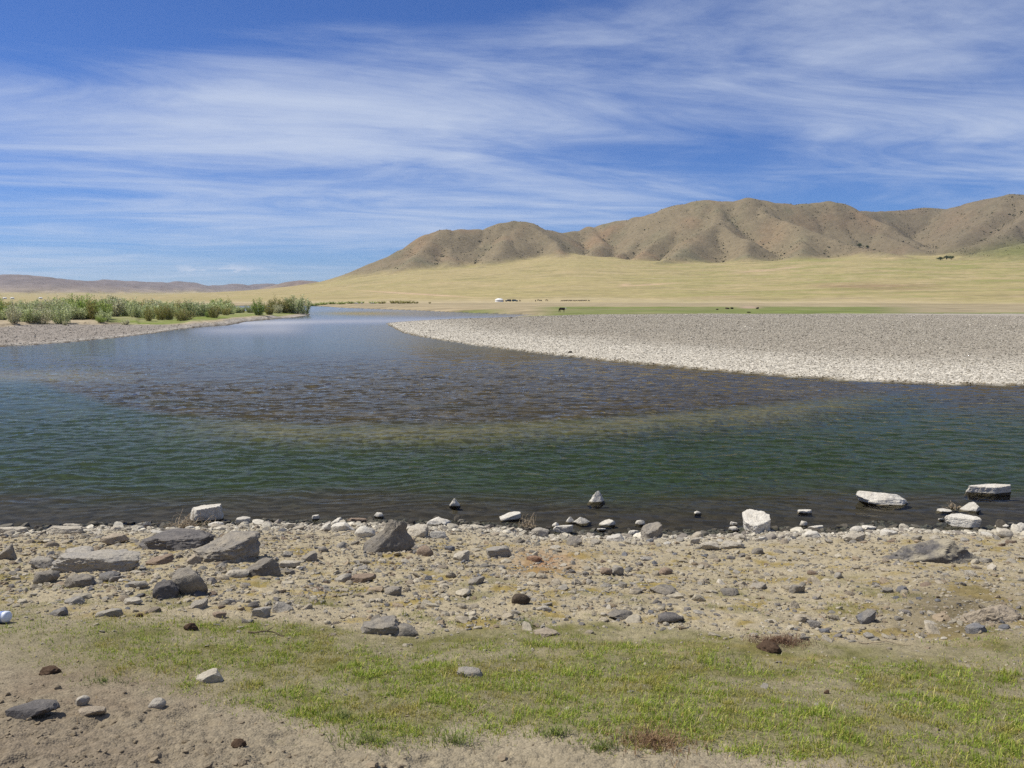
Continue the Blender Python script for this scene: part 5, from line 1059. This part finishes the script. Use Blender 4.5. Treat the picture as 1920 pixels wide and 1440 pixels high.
# cattle and horses: one skinned body each
def hide(name, col, patchc=None, headwhite=False):
    M = Mat(name); p = M.obj(); c = M.mix(M.ramp(M.noise(p, 2.2, 3, 0.5), 0.45, 0.55), col, patchc or col)
    if headwhite:
        x = M.N('ShaderNodeSeparateXYZ'); M.put(x.inputs[0], p); c = M.mix(M.ramp(x.outputs[0], 0.93, 0.97), c, (0.72, 0.68, 0.62))
    return M.done(M.bsdf(c, 0.85, None, 0.15))
def beast(P, face, mat, label, size=1.0, name='cow', graze=False, group=None):
    hz = 0.62 if graze else 1.12; J = [((-0.72, 0, 1.10), .26), ((-0.25, 0, 1.02), .35), ((0.25, 0, 1.02), .36), ((0.62, 0, 1.10), .27), ((0.90, 0, (1.12 + hz) / 2 + .05), .16), ((1.12, 0, hz + 0.05), .15), ((1.34, 0, hz - 0.14), .095)]
    E = [(i, i + 1) for i in range(6)]
    for root, xx, hind in ((0, -0.72, 1), (3, 0.55, 0)):
        for s in (-1, 1):
            b = len(J); sw = 0.10 * s * (1 if hind else -1)
            if hind: J += [((xx + 0.04, s * .20, 0.82), .155), ((xx - 0.14 + sw, s * .20, 0.46), .075), ((xx - 0.05 + sw, s * .20, 0.10), .055), ((xx + 0.03 + sw, s * .20, 0.03), .06)]
            else: J += [((xx, s * .18, 0.80), .125), ((xx + sw, s * .19, 0.45), .070), ((xx + sw, s * .19, 0.10), .052), ((xx + 0.06 + sw, s * .19, 0.03), .06)]
            E += [(root, b), (b, b + 1), (b + 1, b + 2), (b + 2, b + 3)]
    b = len(J); J += [((-0.98, 0, 1.05), .04), ((-1.04, 0, 0.62), .03), ((-1.04, 0, 0.45), .05)]; E += [(0, b), (b, b + 1), (b + 1, b + 2)]
    for s in (-1, 1): b = len(J); J += [((1.05, s * 0.22, hz + 0.16), .035)]; E += [(5, b)]
    me = bpy.data.meshes.new(name); me.from_pydata([j[0] for j in J], E, []); me.materials.append(mat); o = bpy.data.objects.new(name, me); C.objects.link(o)
    md = o.modifiers.new('skin', 'SKIN'); sk = me.skin_vertices[0].data
    for v, j in zip(sk, J): v.radius = (j[1], j[1])
    sk[1].use_root = True; ss = o.modifiers.new('sub', 'SUBSURF'); ss.levels = 1; ss.render_levels = 1; md.use_smooth_shade = True
    o.location = P; o.rotation_euler = (0, 0, face); o.scale = (size,) * 3; return tag(o, label, 'horse' if name == 'horse' else 'cow', group)
beast(ground_at(1054, 586.2), R(-28), hide('black_hide', (0.016, 0.012, 0.011), headwhite=True), 'black cow with a white face walking on the green meadow', 0.98)
HB, HK = hide('brown_hide', (0.09, 0.05, 0.03)), hide('dark_hide', (0.03, 0.022, 0.018))
for px, py, mt, lab, fc in ((1004, 565.6, HB, 'brown animal on the steppe right of the cars, leftmost of four', 100), (1009.5, 564.8, HK, 'dark animal on the steppe right of the cars, second of four', 20), (1014, 565.6, HK, 'dark animal on the steppe right of the cars, third of four', 160), (1025, 564.8, HB, 'brown animal on the steppe right of the cars, rightmost of four', 10), (975, 565.6, HB, 'small brown animal just right of the teal car', 70)):
    beast(ground_at(px, py), R(fc), mt, lab, 0.95, 'horse', True, 'animals grazing beyond the river')
NTH = ('first', 'second', 'third', 'fourth', 'fifth', 'sixth', 'seventh', 'eighth', 'ninth', 'tenth', 'eleventh', 'twelfth', 'thirteenth', 'last')
for i in range(14):
    px = 1052 + i * 4.0 + random.uniform(-1.5, 1.5); beast(ground_at(px, 565.4 + random.uniform(-0.4, 0.3)), R(random.choice((5, 175, 20, 190))), HK if i % 3 else HB, ('dark' if i % 3 else 'brown') + ' animal in the distant row of livestock, ' + NTH[i] + ' from the left', 0.8, 'cow', True, 'distant row of livestock')
# dark logs by the bare patch
for i, (px, py, w, h, lab) in enumerate(((1364, 579.6, 7, 3, 'dark clod left of the bare patch in the meadow'), (1372, 579.4, 6, 3, 'second dark clod left of the bare patch in the meadow'), (1345, 581, 5, 2, 'dark clod farthest left of the bare patch'), (1420, 579.4, 6, 3.4, 'dark clod at the right end of the bare patch'), (1404, 586.5, 7, 2, 'dark tussock in the meadow below the bare patch'), (1069, 661.5, 9, 3.5, 'dark stone at the water edge of the gravel bar'), (958, 597, 6, 2, 'dark stone on the far tip of the gravel bar'))):
    P = ground_at(px, py); k = math.dist((0, 0, EYE), P) / FPX; V, F = rock_verts(700 + i, 3, 'block', 0.08); o = mesh_np('dark_clod', V * np.array([w, w * 0.7, h * 1.5]) * k, F, RM['black'], sharp=40); o.location = P + np.array([0, 0, h * k * 0.3]); tag(o, lab, 'clod')
# two white birds standing in the shallows upstream
M_BIRD = plain_mat('white_feather', (0.80, 0.79, 0.77), 0.8, 0.2, 0.04, 6); M_BEAK = plain_mat('beak', (0.45, 0.25, 0.05), 0.5, 0.3, 0.05, 6)
for px, py, lab, fc in ((636.5, 580.0, 'white bird on the far water, nearer the willows', 20), (679, 579.6, 'white bird on the far water, right one of two', 200)):
    P = at_z(px, py); e = empty('white_bird', (P[0], P[1], -0.02), R(fc)); b = rock_verts(900, 3, 'round', 0.01)
    mesh_np('body', b[0] * np.array([0.62, 0.30, 0.30]) + np.array([0, 0, 0.16]), b[1], M_BIRD, parent=e)
    t = np.linspace(0, 1, 8); V, F = tubes([np.stack([0.22 + 0.10 * np.sin(t * 2.6), 0 * t, 0.18 + 0.50 * t], 1)], [0.055], 8); mesh_np('neck', V, F, M_BIRD, parent=e)
    hd = mesh_np('head', b[0] * np.array([0.17, 0.12, 0.12]) + np.array([0.29, 0, 0.69]), b[1], M_BIRD, parent=e); V, F = tubes([np.array([[0.35, 0, 0.69], [0.42, 0, 0.675], [0.47, 0, 0.665]])], [0.022], 6); mesh_np('beak', V, F, M_BEAK, parent=hd); tag(e, lab, 'bird', 'white birds on the water')
# pale boulders on the far shore
for i, (px, w) in enumerate(((668, 8), (678, 4), (696, 3), (700, 3))):
    P = far_pt(px, 437); k = 437 / FPX; V, F = rock_verts(760 + i, 3, 'mound', 0.06); o = mesh_np('boulder', V * np.array([w, w * 0.7, 3.2]) * k, F, RM['lgrey' if i == 0 else 'white'], sharp=40); o.location = P + np.array([0, 0, 0.3]); tag(o, ('grey boulder on the far shore before the willow line', 'white boulder right of the grey one on the far shore', 'left one of two small white stones on the far shore', 'right one of two small white stones on the far shore')[i], 'rock')

# ------------------------------------------------------------------ the air: thin haze over the whole valley
def haze():
    V, F = box(29000, 29000, 440.0, 0, 0, 440.0 / 2 - 4.0)
    M = bpy.data.materials.new('haze'); M.use_nodes = True; nt = M.node_tree; nt.nodes.clear(); out = nt.nodes.new('ShaderNodeOutputMaterial')
    v = nt.nodes.new('ShaderNodeVolumePrincipled'); v.inputs['Color'].default_value = (0.80, 0.88, 1.0, 1); v.inputs['Density'].default_value = 0.00003; v.inputs['Anisotropy'].default_value = 0.2
    nt.links.new(v.outputs[0], out.inputs['Volume']); o = mesh_np('haze', V, F, M, smooth=False); tag(o, 'thin bluish haze over the far hills', 'haze', kind='stuff')
haze()
